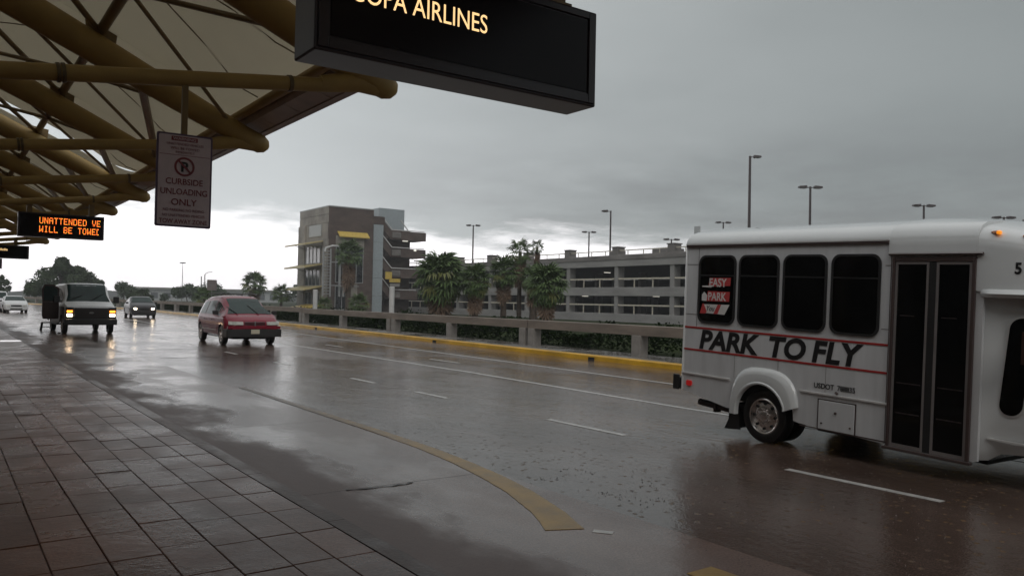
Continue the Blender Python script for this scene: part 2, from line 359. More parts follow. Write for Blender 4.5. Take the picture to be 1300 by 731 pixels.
def thing(name, label, cat, loc=(0, 0, 0), rotz=0.0, group=None):
    o = bpy.data.objects.new(name, None); COL.objects.link(o); o.empty_display_size = 0.2
    o.location = loc; o.rotation_euler = (0, 0, rotz); o['label'] = label; o['category'] = cat
    if group: o['group'] = group
    return o
def tag(o, label, cat, group=None):
    o['label'] = label; o['category'] = cat
    if group: o['group'] = group
    return o
def struct(o, kind='structure', label=None):
    o['kind'] = kind
    if label: o['label'] = label
    return o
def copy_tree(o, parent=None):
    c = o.copy(); COL.objects.link(c); c.parent = parent
    for ch in list(o.children): copy_tree(ch, c)
    return c
def text(name, s, size, m, parent, loc, rot, sx=1.0, shear=0.0, bold=0.0, ext=0.002, align='LEFT', space=1.0):
    cu = bpy.data.curves.new(name, 'FONT'); cu.body = s; cu.size = size; cu.shear = shear; cu.offset = bold; cu.extrude = ext
    cu.align_x = align; cu.space_character = space; cu.resolution_u = 4
    t = bpy.data.objects.new('t', cu); COL.objects.link(t)
    bpy.context.view_layer.update()
    me = bpy.data.meshes.new_from_object(t.evaluated_get(bpy.context.evaluated_depsgraph_get()))
    bpy.data.objects.remove(t); bpy.data.curves.remove(cu)
    me.name = name; me.materials.clear(); me.materials.append(m)
    for v in me.vertices: v.co.x *= sx
    o = bpy.data.objects.new(name, me); COL.objects.link(o); o.location = loc; o.rotation_euler = rot
    if parent: o.parent = parent
    return o
def rrect(x0, x1, z0, z1, r, n=5):
    pts = []
    for cx, cz, a0 in ((x1-r, z1-r, 0), (x0+r, z1-r, 90), (x0+r, z0+r, 180), (x1-r, z0+r, 270)):
        for k in range(n+1):
            a = R(a0+90*k/n); pts.append((cx+r*math.cos(a), cz+r*math.sin(a)))
    return pts
def ring_prism(outer, inner, axis, a, b, m):
    """closed band between two outlines with the same number of points"""
    q = mb(m); n = len(outer)
    def P(p, t): return (t, p[0], p[1]) if axis == 0 else (p[0], t, p[1])
    vs = [P(p, a) for p in outer]+[P(p, a) for p in inner]+[P(p, b) for p in outer]+[P(p, b) for p in inner]
    fs = []
    for i in range(n):
        j = (i+1) % n
        fs += [(i, j, n+j, n+i), (2*n+i, 3*n+i, 3*n+j, 2*n+j), (i, 2*n+i, 2*n+j, j), (n+i, n+j, 3*n+j, 3*n+i)]
    q.add(vs, fs); return q
def interp(tab, t):
    if t <= tab[0][0]: return tab[0][1]
    for (a, b), (c, d) in zip(tab, tab[1:]):
        if t <= c: return b+(d-b)*(t-a)/(c-a)
    return tab[-1][1]
KERB = [(-60, 12.6), (0, 15.45), (15, 16.18), (26, 16.7), (38, 17.3), (52, 17.9), (70, 18.5), (90, 19.0), (105, 18.9), (120, 17.3), (135, 14.5), (150, 10.8), (170, 4.5), (190, -3), (215, -14)]
def cx(y): return interp(KERB, y)
def railx(y): return cx(y)+1.45
# ------------------------------------------------------------------ ground, road, pavement
struct(mb(M_GROUND).box(-320, 620, -160, 760, -0.40, -0.16).build('ground'))
ys = [-60, -30, 0, 15, 26, 38, 52, 70, 90, 105, 120, 135, 150, 170, 190, 215]
ly = lambda y: 2.40 if y <= 100 else 2.40-(y-100)*0.75
v = []; f = []
for i, y in enumerate(ys):
    v += [(ly(y), y, 0.0), (cx(y)+0.02, y, 0.0), (ly(y), y, -0.15), (cx(y)+0.02, y, -0.15)]
    if i: a = (i-1)*4; f += [(a, a+1, a+5, a+4), (a+2, a+6, a+7, a+3), (a, a+4, a+6, a+2), (a+1, a+3, a+7, a+5)]
m = mb(M_ASPH); m.add(v, f); road = struct(m.build('road'))
# concrete kerbside lane laid in big slabs, 15 mm joints
LX = [(-60, 4.60), (5.6, 4.56), (8, 4.62), (60, 4.62)]
y = -13.0
slabs = []
JL = [10.66, 6.70, 2.75, -1.2, -5.1, -9.0]
while JL[0] < 95: JL.insert(0, JL[0]+3.96)
for a, b in zip(JL, JL[1:]):
    o = mb(M_CONC).box(2.435, 4.60, b+0.006, a-0.006, -0.1, 0.0015).build('concrete_slab', road)
mb(M_JOINT).box(2.43, 4.59, -10, JL[0], -0.1, 0.0006).build('joint_filler', road)
# wide concrete apron of the crossing in the foreground, inside the bend of the yellow line
# yellow line: wide taper in the foreground
def ribbon(name, pts, w, m, z=0.010, parent=None, t=0.003):
    q = mb(m); rg = []
    for i, p in enumerate(pts):
        a = Vector(pts[max(i-1, 0)][:2]); b = Vector(pts[min(i+1, len(pts)-1)][:2]); d = (b-a).normalized(); nn = Vector((-d.y, d.x))
        ww = w[i] if isinstance(w, (list, tuple)) else w
        l = Vector(p[:2])+nn*ww/2; r = Vector(p[:2])-nn*ww/2
        rg.append([(l.x, l.y, z-t), (l.x, l.y, z), (r.x, r.y, z), (r.x, r.y, z-t)])
    q.loft(rg); return q.build(name, parent)
yl = [(3.90, 4.70), (4.10, 5.15), (4.32, 5.85), (4.46, 6.5), (4.58, 7.3), (4.66, 8.2), (4.70, 9.5), (4.72, 11.5), (4.74, 15)]
ry = random.Random(8)
fx, fw_ = [], []
wt = [(4.70, .30), (5.15, .27), (5.85, .24), (6.5, .22), (7.3, .19), (8.2, .17), (9.5, .15), (11.5, .13), (15.5, .09)]
yy_ = 4.70
while yy_ < 15.5:
    fx.append((interp([(b, a) for a, b in yl], yy_)+ry.uniform(-.002, .002), yy_)); fw_.append(interp(wt, yy_)*ry.uniform(.97, 1.02)); yy_ += .07+.01*(yy_-4.7)
for a_, b_, m_ in ((4.6, 15.6, M_YLINE), ):
    ix = [i for i, p in enumerate(fx) if a_ <= p[1] < b_]; ix = ix+([ix[-1]+1] if ix[-1]+1 < len(fx) else [])
    struct(ribbon('yellow_lane_line', [fx[i] for i in ix], [fw_[i] for i in ix], m_, z=0.0055, t=0.006))
struct(ribbon('yellow_lane_line', [(4.05, 3.52), (4.08, 2.3), (4.1, -12)], 0.24, M_YLINE, z=0.0055, t=0.006))
struct(ribbon('white_line_tick', [(4.06, 4.56), (4.15, 4.44)], 0.07, M_WLINE, z=0.0045, t=0.005))
for yc in (-8, -4, 0.2, 4.42, 8.5, 12.75, 15.65, 20.5, 25, 29.5, 34, 38.5, 43, 47.5, 52, 61, 70):
    ln = 1.62 if yc < 9.5 else 1.15
    struct(ribbon('white_lane_dash', [(7.37, yc-ln/2), (7.37, yc+ln/2)], 0.10, M_WLINE, z=0.004, t=0.002))
struct(ribbon('white_lane_line', [(10.2, -12), (10.22, 9.2), (10.58, 16.5), (10.62, 26), (10.8, 45), (11.2, 80)], 0.11, M_WLINE, z=0.004, t=0.002))
struct(ribbon('white_edge_line', [(cx(q)-2.9, q) for q in (-10, 0, 8, 12, 16.7, 23, 30, 45, 65, 90)], 0.10, M_WLINE, z=0.004, t=0.002))
for a, b in ((19.1, 20.7), (27, 28.5), (34, 35.5), (41, 42.5)):
    struct(ribbon('white_lane_dash', [(11.9, a), (11.9, b)], 0.10, M_WLINE, z=0.004, t=0.002))
# transverse tar seams across the road
for yy, x0, x1 in ((41.5, 4.9, 16.9), (27.2, 5.2, 9.9), (52.5, 5, 17.5), (23.4, 5, 8)):
    struct(ribbon('tar_seam', [(x0, yy), ((x0+x1)/2, yy+.05), (x1, yy-.02)], 0.05, M_JOINT, z=0.003, t=0.002))
# crack in the wet concrete near the kerb and leaf litter in the water
q = mb(M_JOINT)
px, py = 3.02, 6.70
q2 = []
while px < 3.7:
    q2.append((px, py)); px += random.uniform(.05, .12); py += random.uniform(-.03, .035)
struct(ribbon('pavement_crack', q2, [random.uniform(.006, .045) for _ in q2], M_JOINT, z=0.007, t=0.002))
LIT = mb(mat('sodden_leaf_litter', (0.020, 0.013, 0.009), 0.35, var=0.4))
rl = random.Random(4)
CL = [(4.95, 5.3), (5.15, 5.0), (4.85, 6.1), (5.6, 5.5), (5.3, 6.3), (5.7, 4.6), (5.0, 5.15)]
for k in range(115):
    if k < 90:
        cc = CL[k % 7]; x = rl.gauss(cc[0], .10); yv = rl.gauss(cc[1], .13)
    else:
        x = rl.uniform(4.7, 6.4); yv = rl.uniform(4.2, 9.5)
    if x < 4.64 + max(0, 0)*1: continue
    a = rl.uniform(0, 6.28); s = rl.choice((.003, .004, .005, .006, .009))*(1.5 if rl.random() < .12 else 1)
    c = Vector((x, yv, 0.0)); u = Vector((math.cos(a), math.sin(a), 0)); w = Vector((-u.y, u.x, 0))
    LIT.add([c+u*s*1.7, c+w*s+Vector((0, 0, .003)), c-u*s*1.5+Vector((0, 0, .002)), c-w*s*.8+Vector((0, 0, .003)), c+Vector((0, 0, .007))],
            [(0, 1, 4), (1, 2, 4), (2, 3, 4), (3, 0, 4)])
struct(LIT.build('leaf_litter'), 'stuff', 'dark sodden leaves and grit lying in the puddle by the yellow line')['category'] = 'litter'

# pavement (base + tiles + kerb stones)
pv = struct(mb(M_JOINT).box(-9, 2.30, -25, 95, -0.15, 0.112).build('pavement'))
cols = [-0.63, -0.33, -0.03, 0.27, 0.57, 0.87, 1.17, 1.465, 1.755, 2.02, 2.285]
tiles = {}
cnt = 0
rest = mb(M_TILE)
rt = random.Random(11)
for ci in range(len(cols)-1):
    x0, x1 = cols[ci]+.0028, cols[ci+1]-.0028
    k = -6
    off = (0, .02, 0, -.02, .01, 0, .15, 0, .02, 0)[ci]
    while True:
        y0 = 4.60+off+0.625*k+.005; y1 = y0+.615; k += 1
        if y0 > 60: break
        zt = 0.128+rt.uniform(0, .0035)
        if y0 < 17.4 and y0 > 2.4:
            tk = ci
            if tk not in tiles:
                w, l = (x1-x0)/2, .3075
                b = .004
                q = mb(M_TILE); vs = [(-w, -l, -.02), (w, -l, -.02), (w, l, -.02), (-w, l, -.02), (-w, -l, -b), (w, -l, -b), (w, l, -b), (-w, l, -b), (-w+b, -l+b, 0), (w-b, -l+b, 0), (w-b, l-b, 0), (-w+b, l-b, 0)]
                q.add(vs, [(0, 1, 5, 4), (1, 2, 6, 5), (2, 3, 7, 6), (3, 0, 4, 7), (4, 5, 9, 8), (5, 6, 10, 9), (6, 7, 11, 10), (7, 4, 8, 11), (8, 9, 10, 11)])
                tiles[tk] = q.data('paving_tile')
            link('paving_tile', tiles[tk], pv, ((x0+x1)/2, (y0+y1)/2, zt), (R(rt.uniform(-.25, .25)), R(rt.uniform(-.35, .35)), 0)); cnt += 1
        else:
            rest.box(x0, x1, y0, y1, 0.108, zt)
rest.box(-8.9, -0.64, -24, 94, .108, .1285)
struct(rest.build('paving_tiles_beyond', pv), 'stuff')
ks = mb(M_KERBG); ks.box(2.295, 2.43, -.896, .896, -.12, .127); ksd = ks.data('kerb_stone')
k = 0
while k < 54:
    yy = -4.5+1.8*k
    o = link('kerb_stone', ksd, pv, (0, yy, 0))
    k += 1
for yy in (30.9, 45.5):
    mb(M_WSTRIP).box(-3, 2.30, yy-.45, yy+.45, .10, .1345).build('gleam_strip', pv)  # added smooth strips, standing in for canopy-gap light mirrored on wet paving
# median kerb (yellow) with drain slots, verge strip
kp = [(cx(q), q) for q in (-30, -10, 0, 8, 15, 20, 26, 32, 38, 45, 52, 61, 70, 80, 90, 97, 105, 112, 120, 127, 135, 150, 170, 190, 215)]
def sweep(name, pts, prof, m, parent=None, smooth=False):
    q = mb(m); rg = []
    for i, p in enumerate(pts):
        a = Vector(pts[max(i-1, 0)]); b = Vector(pts[min(i+1, len(pts)-1)]); d = (b-a).normalized(); nn = Vector((d.y, -d.x))
        rg.append([(p[0]+nn.x*u, p[1]+nn.y*u, w) for u, w in prof])
    q.loft(rg); return q.build(name, parent, smooth=smooth)
mk = struct(sweep('median_kerb', kp, [(0, -.12), (.02, .13), (.05, .155), (.24, .155), (.24, -.12)], M_YEL))
for yy in (18.6, 29.0, 43.5):
    c = cx(yy); mb(M_DARK).box(c-.004, c+.13, yy-.14, yy+.14, .0, .09).build('drain_slot', mk)
struct(sweep('median_verge', kp, [(.24, -.12), (.24, .135), (2.1, .145), (2.1, -.3)], M_PVERGE))
gb = struct(sweep('embankment', kp, [(2.1, -.3), (2.1, .14), (4.4, .10), (9, -.1), (9, -.3)], M_GROUND))

# ------------------------------------------------------------------ concrete guard rail, beam sections and posts
gr = thing('guard_rail', 'long low concrete guard rail of brown beams on grey posts behind the yellow kerb', 'guard rail')
joints = [-12.4, -.2, 12.0, 24.2, 36.5, 50.2]
while joints[-1] < 205: joints.append(joints[-1]+13.0)
for a, b in zip(joints, joints[1:]):
    n = 3
    pts = [(railx(a+.03+(b-a-.06)*i/n), a+.03+(b-a-.06)*i/n) for i in range(n+1)]
    z1 = 1.08 if a < 40 else 1.13
    sweep('beam', pts, [(0, z1-.31), (0, z1-.015), (.015, z1), (.30, z1), (.30, z1-.31)], M_BEAM, gr)
    for yy in (a+.30, (a+b)/2, b-.30):
        x = railx(yy)
        ang = math.atan2(railx(yy+.5)-railx(yy-.5), 1.0)
        p = mb(M_POST).box(-.14, .20, -.20, .20, .1-.1, z1-.31-.003).build('post', gr, bevel=.012)
        p.location = (x+.10, yy, 0); p.rotation_euler.z = -ang

# white pipes standing behind the rail
def pipe(x, y, r, z1, lab):
    q = mb(M_PIPE); q.tube([(0, 0, 0), (0, 0, z1-.03)], r, 16); q.tube([(0, 0, z1-.029), (0, 0, z1)], [r*1.04, r*.9], 16)
    o = q.build('vent_pipe', smooth=True); o.location = (x, y, 0); tag(o, lab, 'pipe', 'white pipes behind the guard rail')
pipe(19.25, 37.6, .135, 2.42, 'taller white round pipe behind the rail joint, in front of the stair tower')
pipe(21.5, 53.6, .16, 2.35, 'white round pipe behind the rail below the dark tower front, left of the other')

# ------------------------------------------------------------------ planting: hedge, grass
def leafcloud(q, n, fn, s0, s1, rnd, flat=.5):
    for _ in range(n):
        c, nr = fn(rnd)
        s = rnd.uniform(s0, s1)
        d = Vector((rnd.gauss(0, 1), rnd.gauss(0, 1), rnd.gauss(0, flat))).normalized()
        e = d.cross(Vector((rnd.gauss(0, 1), rnd.gauss(0, 1), rnd.gauss(0, 1)))).normalized()
        q.add([c-d*s, c+e*s*.45, c+d*s, c-e*s*.45], [(0, 1, 2, 3)])
rh = random.Random(21)
hg = mb(M_LEAF2)
def hedge_pt(r):
    y = r.uniform(8, 105); x = railx(y)+.75+abs(r.gauss(0, .55))
    top = .74+.20*math.sin(y*1.9)+.16*math.sin(y*.7+1)+.1*math.sin(y*4.3)
    return Vector((x, y, .1+max(.2, top)*r.random()**.6)), None
leafcloud(hg, 42000, hedge_pt, .035, .10, rh)
struct(hg.build('hedge', recalc=False), 'stuff', 'low dark green shrubs growing all along behind the guard rail')
gg = mb(M_LEAF3)
for _ in range(15000):
    y = rh.uniform(6, 60); x = railx(y)+2.3+rh.random()**1.3*5; h = rh.uniform(.06, .22); a = rh.uniform(0, 6.3); z = .02
    gg.add([(x, y, z), (x+.02*math.cos(a), y+.02*math.sin(a), z), (x+rh.uniform(-.05, .05), y+rh.uniform(-.05, .05), z+h)], [(0, 1, 2)])
struct(gg.build('grass', recalc=False), 'stuff', 'rough grass between the hedge and the parking garage')

# ------------------------------------------------------------------ palms
def frond_mesh(name, m, droop, seg=15, L=.72, pet=.8, seed=0):
    r = random.Random(seed); q = mb(m)
    # petiole along +x, rising slightly, then a folded fan of blades
    q.bar((0, 0, 0), (pet*.55, 0, .06), .035, .02); q.bar((pet*.55, 0, .06), (pet, 0, .02), .025, .018)
    hub = Vector((pet, 0, .02))
    for k in range(seg):
        a = R(-118+236*k/(seg-1)+r.uniform(-4, 4)); l = L*1.15*(.82+.18*math.cos(a*.6))*r.uniform(.85, 1.1)
        d = Vector((math.cos(a), math.sin(a), 0)); p = Vector((-d.y, d.x, 0))
        zf = .045 if k % 2 else -.02
        mid = hub+d*l*.55+Vector((0, 0, zf-.05*droop)); tip = hub+d*l*(1-.12*droop)+Vector((0, 0, -.30*droop*l*r.uniform(.7, 1.4)))
        w = l*.075
        q.add([hub, mid+p*w, tip, mid-p*w, mid+Vector((0, 0, .03))], [(0, 1, 4), (0, 4, 3), (1, 2, 4), (4, 2, 3)])
    return q.data(name, recalc=False)
FG = [frond_mesh('frond', M_FROND, d, seed=i) for i, d in enumerate((.6, 1.0, 1.5))]
FY = [frond_mesh('frond', M_FRONDY, 1.6, seed=9)]
FD = [frond_mesh('dead_frond', M_DEAD, -.5, seg=11, L=.62, pet=.55, seed=i+20) for i in range(2)]
def palm(x, y, z0, zc, rad, n, skirt, lab, lean=(0, 0), seed=1, trunk_r=.2, dead=30, yellow=.12, low=118):
    r = random.Random(seed)
    t = thing('palm_tree', lab, 'palm tree', (x, y, z0), 0, 'palm trees beyond the guard rail')
    H = zc-z0
    q = mb(M_BARK); pts = []; rs = []
    for i in range(12):
        k = i/11; pts.append((lean[0]*k*k, lean[1]*k*k, H*k-.1)); rs.append(trunk_r*(1.25-.45*k)*(1+.08*(i % 2)))
    q.tube(pts, rs, 10); q.build('trunk', t, smooth=True)
    top = Vector((lean[0], lean[1], H-.05)); s = rad/1.45
    for i in range(n):
        el = R(78-low*((i+.5)/n)**.9)+R(r.uniform(-7, 7)); azi = i*2.39996+r.uniform(-.2, .2)
        me = r.choice(FG) if r.random() > yellow or el > .2 else FY[0]
        link('frond', me, t, top+Vector((0, 0, -.15*(i/n))), (r.uniform(-.3, .3), -el, azi), (s, s, s))
    if skirt:
        for i in range(dead):
            k = (i/dead); el = R(-64-22*r.random()); azi = r.uniform(0, 6.283)
            link('dead_frond', r.choice(FD), t, top+Vector((0, 0, -.25-skirt*k*r.uniform(.7, 1.0))), (r.uniform(-.3, .3), -el, azi), (s*1.05, s*.9, s*1.0))
    return t
palm(30.6, 51.9, -.2, 3.6, 2.2, 70, 1.7, 'largest bushy palm with long brown skirt beside the stair tower', seed=3, dead=70, trunk_r=.25, low=148, yellow=.4)
palm(31.7, 48.8, -.2, 3.35, 1.35, 48, 1.6, 'slimmer palm with shaggy skirt just right of the largest palm', seed=4, dead=50, low=140, yellow=.3)
palm(34.4, 49.1, -.2, 4.1, 1.35, 36, 1.4, 'palm with bare lower trunk, third from the left along the garage', seed=5, dead=44, low=135)
palm(36.5, 50.0, -.2, 5.75, 1.15, 22, 2.0, 'tallest palm, its crown rising above the garage roof', seed=6, dead=80, low=135, trunk_r=.16)
palm(37.6, 49.3, -.2, 6.15, .66, 18, 2.0, 'small round palm head beside the tallest palm above the garage roof', seed=8, dead=50, trunk_r=.12)
palm(30.7, 39.2, -.2, 2.95, 1.45, 74, 1.2, 'dense green palm standing alone at the right in front of the garage', seed=7, dead=30, yellow=.1, low=150)
palm(36.5, 48.3, -.2, 3.7, 1.15, 40, 1.3, 'palm crown filling the gap under the tallest palm', seed=18, dead=40, low=140)
palm(39.6, 88.6, -.2, 7.2, 1.9, 32, 3.4, 'tall palm in front of the dark tower front with yellow awning', seed=10, dead=60, trunk_r=.28)
palm(41.8, 130, -.2, 3.9, 2.3, 40, 1.6, 'distant round palm just above the red minivan roof', seed=11, dead=30, trunk_r=.35)
palm(42.0, 118, -.2, 2.4, 1.7, 30, 0, 'small distant palm below the awnings of the tower', seed=12)
palm(27.2, 104, -.2, 1.7, 1.5, 26, .7, 'distant spiky palm above the rail left of the pole sign', seed=14, dead=14)
palm(31.0, 67.0, -.2, 1.4, 1.1, 26, 0, 'low young palm at the foot of the pale shaft', seed=15)
palm(30.0, 72.5, -.2, 1.2, .9, 24, 0, 'low young palm behind the rail below the tower front', seed=16)

# ------------------------------------------------------------------ trees
def tree(x, y, w, h, n, lab, seed, z0=-.3, name='broadleaf_tree', s=(.16, .42), trunk=True):
    r = random.Random(seed); t = thing(name, lab, 'tree', (x, y, z0), 0, 'trees at the end of the road')
    q = mb(M_BARK)
    q.tube([(0, 0, -.2), (.1, 0, h*.2), (-.1, .1, h*.42)], [h*.03, h*.024, h*.018], 8)
    blobs = []
    for i in range(15):
        a = r.uniform(0, 6.28); d = r.random()**.6*w*.5; bz = h*(.34+.48*(1-(d/(w*.5))**2)*r.uniform(.6, 1.05))
        b = Vector((math.cos(a)*d, math.sin(a)*d, bz)); blobs.append((b, r.uniform(.13, .24)*min(w, h*1.3)))
        if i < 9: q.tube([(-.1, .1, h*.38), tuple((b+Vector((0, 0, h*.35)))/2), tuple(b)], [h*.013, h*.009, h*.004], 5)
    q.build('trunk', t, smooth=True)
    c = mb(M_LEAF)
    def pt(rr):
        b, rad = rr.choice(blobs); d = Vector((rr.gauss(0, 1), rr.gauss(0, 1), rr.gauss(0, 1))).normalized()
        k = rr.random()**.35
        p = b+Vector((d.x*rad, d.y*rad, d.z*rad*.8))*k*rr.uniform(.8, 1.12); p.z = max(p.z, h*.05+.2); return p, None
    leafcloud(c, n, pt, s[0], s[1], r, 1.0)
    c.build('crown', t, recalc=False)
tree(18.6, 171, 7.6, 9.6, 8000, 'left and tallest half of the big tree mass behind the white van', 31)
tree(21.9, 173, 7.0, 8.4, 6500, 'right half of the big tree mass behind the white van', 32)
tree(18.6, 178, 12, 5.6, 5000, 'low spreading tree at the back of the tree mass', 33)
tree(24.9, 170, 3.2, 6.2, 700, 'thin feathery tree at the right edge of the tree mass', 34)
tree(10.2, 186, 3.4, 6.4, 1200, 'small round tree left of the big tree mass at the photo edge', 35)
tree(8.4, 190, 5.0, 4.4, 1600, 'low tree at the left edge of the photo', 36)
tree(35.5, 205, 6.5, 5.6, 2500, 'round tree between the white van and the dark car', 37)
tree(30.6, 160, 4, 3.7, 1500, 'small dark tree right behind the dark car', 41)
tree(43, 178, 9, 5.0, 3000, 'bushy tree beyond the rail right of the dark car', 38)
tree(52, 190, 9, 4.4, 2500, 'low tree beyond the rail nearer the pole sign', 39)
tree(62, 230, 9, 6.2, 1800, 'bare branched pale tree far behind the red minivan', 40)
tree(72, 190, 8, 6.5, 2000, 'tree half hidden behind the left edge of the tower', 42)
# far ridge
fr = mb(M_FAR); rg = []
for i in range(60):
    a = R(-20+75*i/59); rr = 590
    zt = 5.0+2.2*math.sin(i*1.3)+1.4*math.sin(i*.57+1)+random.uniform(-.5, .5)
    rg.append([(math.sin(a)*rr, math.cos(a)*rr, -1), (math.sin(a)*rr, math.cos(a)*rr, zt), (math.sin(a)*(rr+60), math.cos(a)*(rr+60), zt*.8), (math.sin(a)*(rr+60), math.cos(a)*(rr+60), -1)])
fr.loft(rg); struct(fr.build('far_hills'))
# ------------------------------------------------------------------ parking garage (parallel to the road)
GX = 62.0
ga = thing('parking_garage', 'long grey concrete parking garage with open decks and cream rails', 'parking garage')
COLY = [58.2+8.45*k for k in range(-6, 8)]
GY0, GY1 = COLY[0]-1, COLY[-1]+1.0
D = 34
mb(M_CG).box(GX, GX+.35, GY0, GY1, -.35, .77).build('deck_band', ga, bevel=.03)
mb(M_CG).box(GX, GX+.35, GY0, GY1, 2.72, 3.70).build('deck_band', ga, bevel=.03)
mb(M_CG).box(GX-.05, GX+.35, GY0, GY1, 6.02, 6.75).build('deck_band', ga, bevel=.03)
mb(M_CGD).box(GX-.14, GX+.35, GY0, GY1, 6.753, 7.30).build('parapet', ga, bevel=.03)
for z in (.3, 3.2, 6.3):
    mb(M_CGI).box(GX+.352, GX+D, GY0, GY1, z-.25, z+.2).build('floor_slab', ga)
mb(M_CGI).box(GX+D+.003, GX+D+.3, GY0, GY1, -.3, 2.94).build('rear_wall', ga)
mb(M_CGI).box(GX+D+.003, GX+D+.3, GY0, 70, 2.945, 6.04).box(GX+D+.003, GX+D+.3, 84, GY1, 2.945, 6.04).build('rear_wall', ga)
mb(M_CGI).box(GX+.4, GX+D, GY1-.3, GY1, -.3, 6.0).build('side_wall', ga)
cm = mb(M_CG).box(.10, 1.05, -.30, .30, 0, 1).data('column')
pm = mb(M_CGD).box(-.14, .9, -.48, .48, 0, 1).box(-.22, 1.0, -.56, .56, 1.002, 1.12).data('pier')
for i, yy in enumerate(COLY):
    link('column', cm, ga, (GX, yy, .773), (0, 0, 0), (1, 1, 1.944))
    link('column', cm, ga, (GX, yy, 3.703), (0, 0, 0), (1, 1, 2.314))
    link('pier', pm, ga, (GX, yy, 7.303), (0, 0, 0), (1, 1, .85))
    for xx in (12, 23):
        link('column', cm, ga, (GX+xx, yy, .5), (0, 0, 0), (1, 1, 2.4))
        link('column', cm, ga, (GX+xx, yy, 3.4), (0, 0, 0), (1, 1, 2.6))
rail = mb(M_RAILC).box(.12, .26, -3.88, 3.88, .86, 1.02)
rail_d = rail.data('rail')
rp = mb(M_RAILC).box(.14, .24, -.05, .05, 0, .858).data('rail_post')
rail2 = mb(M_RAILC).box(.05, .15, -3.70, 3.70, .45, .55).data('roof_rail')
rp2 = mb(M_RAILC).box(.07, .13, -.04, .04, 0, .449).data('roof_rail_post')
for a, b in zip(COLY, COLY[1:]):
    c = (a+b)/2
    for z in (.772, 3.702):
        link('rail', rail_d, ga, (GX, c, z))
        for dy in (-1.4, 1.4): link('rail_post', rp, ga, (GX, c+dy, z))
    link('roof_rail', rail2, ga, (GX, c, 7.303))
    for dy in (-2.4, 0, 2.4): link('roof_rail_post', rp2, ga, (GX, c+dy, 7.303))
# stair landings / low kerb lumps on the roof edge, ceiling lamps
lm = mb(M_CEILL).box(-.5, .5, -.12, .12, -.08, 0).data('ceiling_lamp')
rg_ = random.Random(2)
for yy, xx, z in ((91, 8, 6.0), (88, 14, 2.93), (84, 6, 2.93), (60, 9, 6.0), (72, 12, 2.93), (79, 10, 6.0)):
    link('ceiling_lamp', lm, ga, (GX+xx, yy, z))
# roof-top cars seen as dark roofs: skip (hidden by the parapet); roof head house
mb(M_CGD).box(GX+3, GX+5.5, 61.5, 64, 7.0, 8.1).build('roof_box', ga, bevel=.05)
mb(M_CGD).box(GX+2, GX+3.2, 68.4, 70, 7.0, 8.0).build('roof_box', ga, bevel=.05)
mb(M_BLIGHT).box(GX+1.0, GX+1.15, 55.4, 56.1, 8.9, 9.9).bar((GX+1.1, 55.75, 7), (GX+1.1, 55.75, 8.9), .08).build('roof_box', ga)

# ------------------------------------------------------------------ lamp posts
def lamp(x, y, z0, z1, heads, lab, hw=1.0, r=.11, rot=0.0):
    t = thing('lamp_post', lab, 'lamp post', (x, y, z0), rot, 'tall lamp posts on and around the garage')
    h = z1-z0
    mb(M_LAMP).tube([(0, 0, 0), (0, 0, h)], [r, r*.75], 10).build('pole', t, smooth=True)
    for s in heads:
        q = mb(M_LAMP); q.bar((s*.05, 0, h-.1), (s*.35*hw, 0, h-.07), .07)
        q.prism([(s*.35*hw, h-.16), (s*(.35*hw+.75), h-.13), (s*(.35*hw+.72), h+.02), (s*.38*hw, h+.08)], 1, -.22, .22)
        hd = q.build('lamp_head', t)
        mb(M_LENS).box(min(s*.45, s*.95), max(s*.45, s*.95), -.17, .17, h-.19, h-.165).build('lens', hd)
VD = -R(35.6)
def lp(u, vt, X, z0, heads, lab, r=.11):
    """X distance of the post; top measured from the photograph"""
    return
lamp(62.0+3.0, 70.9, 6.9, 12.9, (-1, ), 'tall single-headed lamp post standing in the middle of the garage roof', r=.12, rot=-R(30))
lamp(66.0, 51.6, 6.9, 16.9, (1, ), 'tallest single-headed lamp post, rising from behind the bus roof', r=.16, rot=-R(35))
lamp(66.0, 44.7, 6.9, 13.1, (-1, 1), 'double-headed lamp post right of the tallest one above the bus', r=.13, rot=-R(35))
lamp(66.0, 102.6, 6.9, 13.4, (-1, 1), 'double-headed lamp post at the left end of the garage roof above the palms', r=.13, rot=-R(35))
lamp(80.0, 92.0, 6.9, 12.7, (-1, 1), 'smaller double-headed lamp post left of the single-headed one on the garage', r=.13, rot=-R(35))
lamp(90.0, 74.8, 6.9, 13.7, (-1, 1), 'small double-headed lamp post peeking just above the rear of the bus roof', r=.13, rot=-R(35))
lamp(80.0, 41.3, 6.9, 12.3, (-1, 1), 'double-headed lamp post above the bus door', r=.13, rot=-R(35))
lamp(85.0, 36.0, 6.9, 11.1, (-1, 1), 'rightmost lamp post, above the front of the bus', r=.13, rot=-R(35))
lamp(80.0, 75.2, 6.9, 10.7, (-1, 1), 'short double-headed lamp post over the garage pier next to the bus', r=.12, rot=-R(35))
lamp(85.0, 151.0, 6.9, 9.6+1.5, (-1, ), 'small distant lamp post beside the left end of the garage roof', r=.12, rot=-R(35))

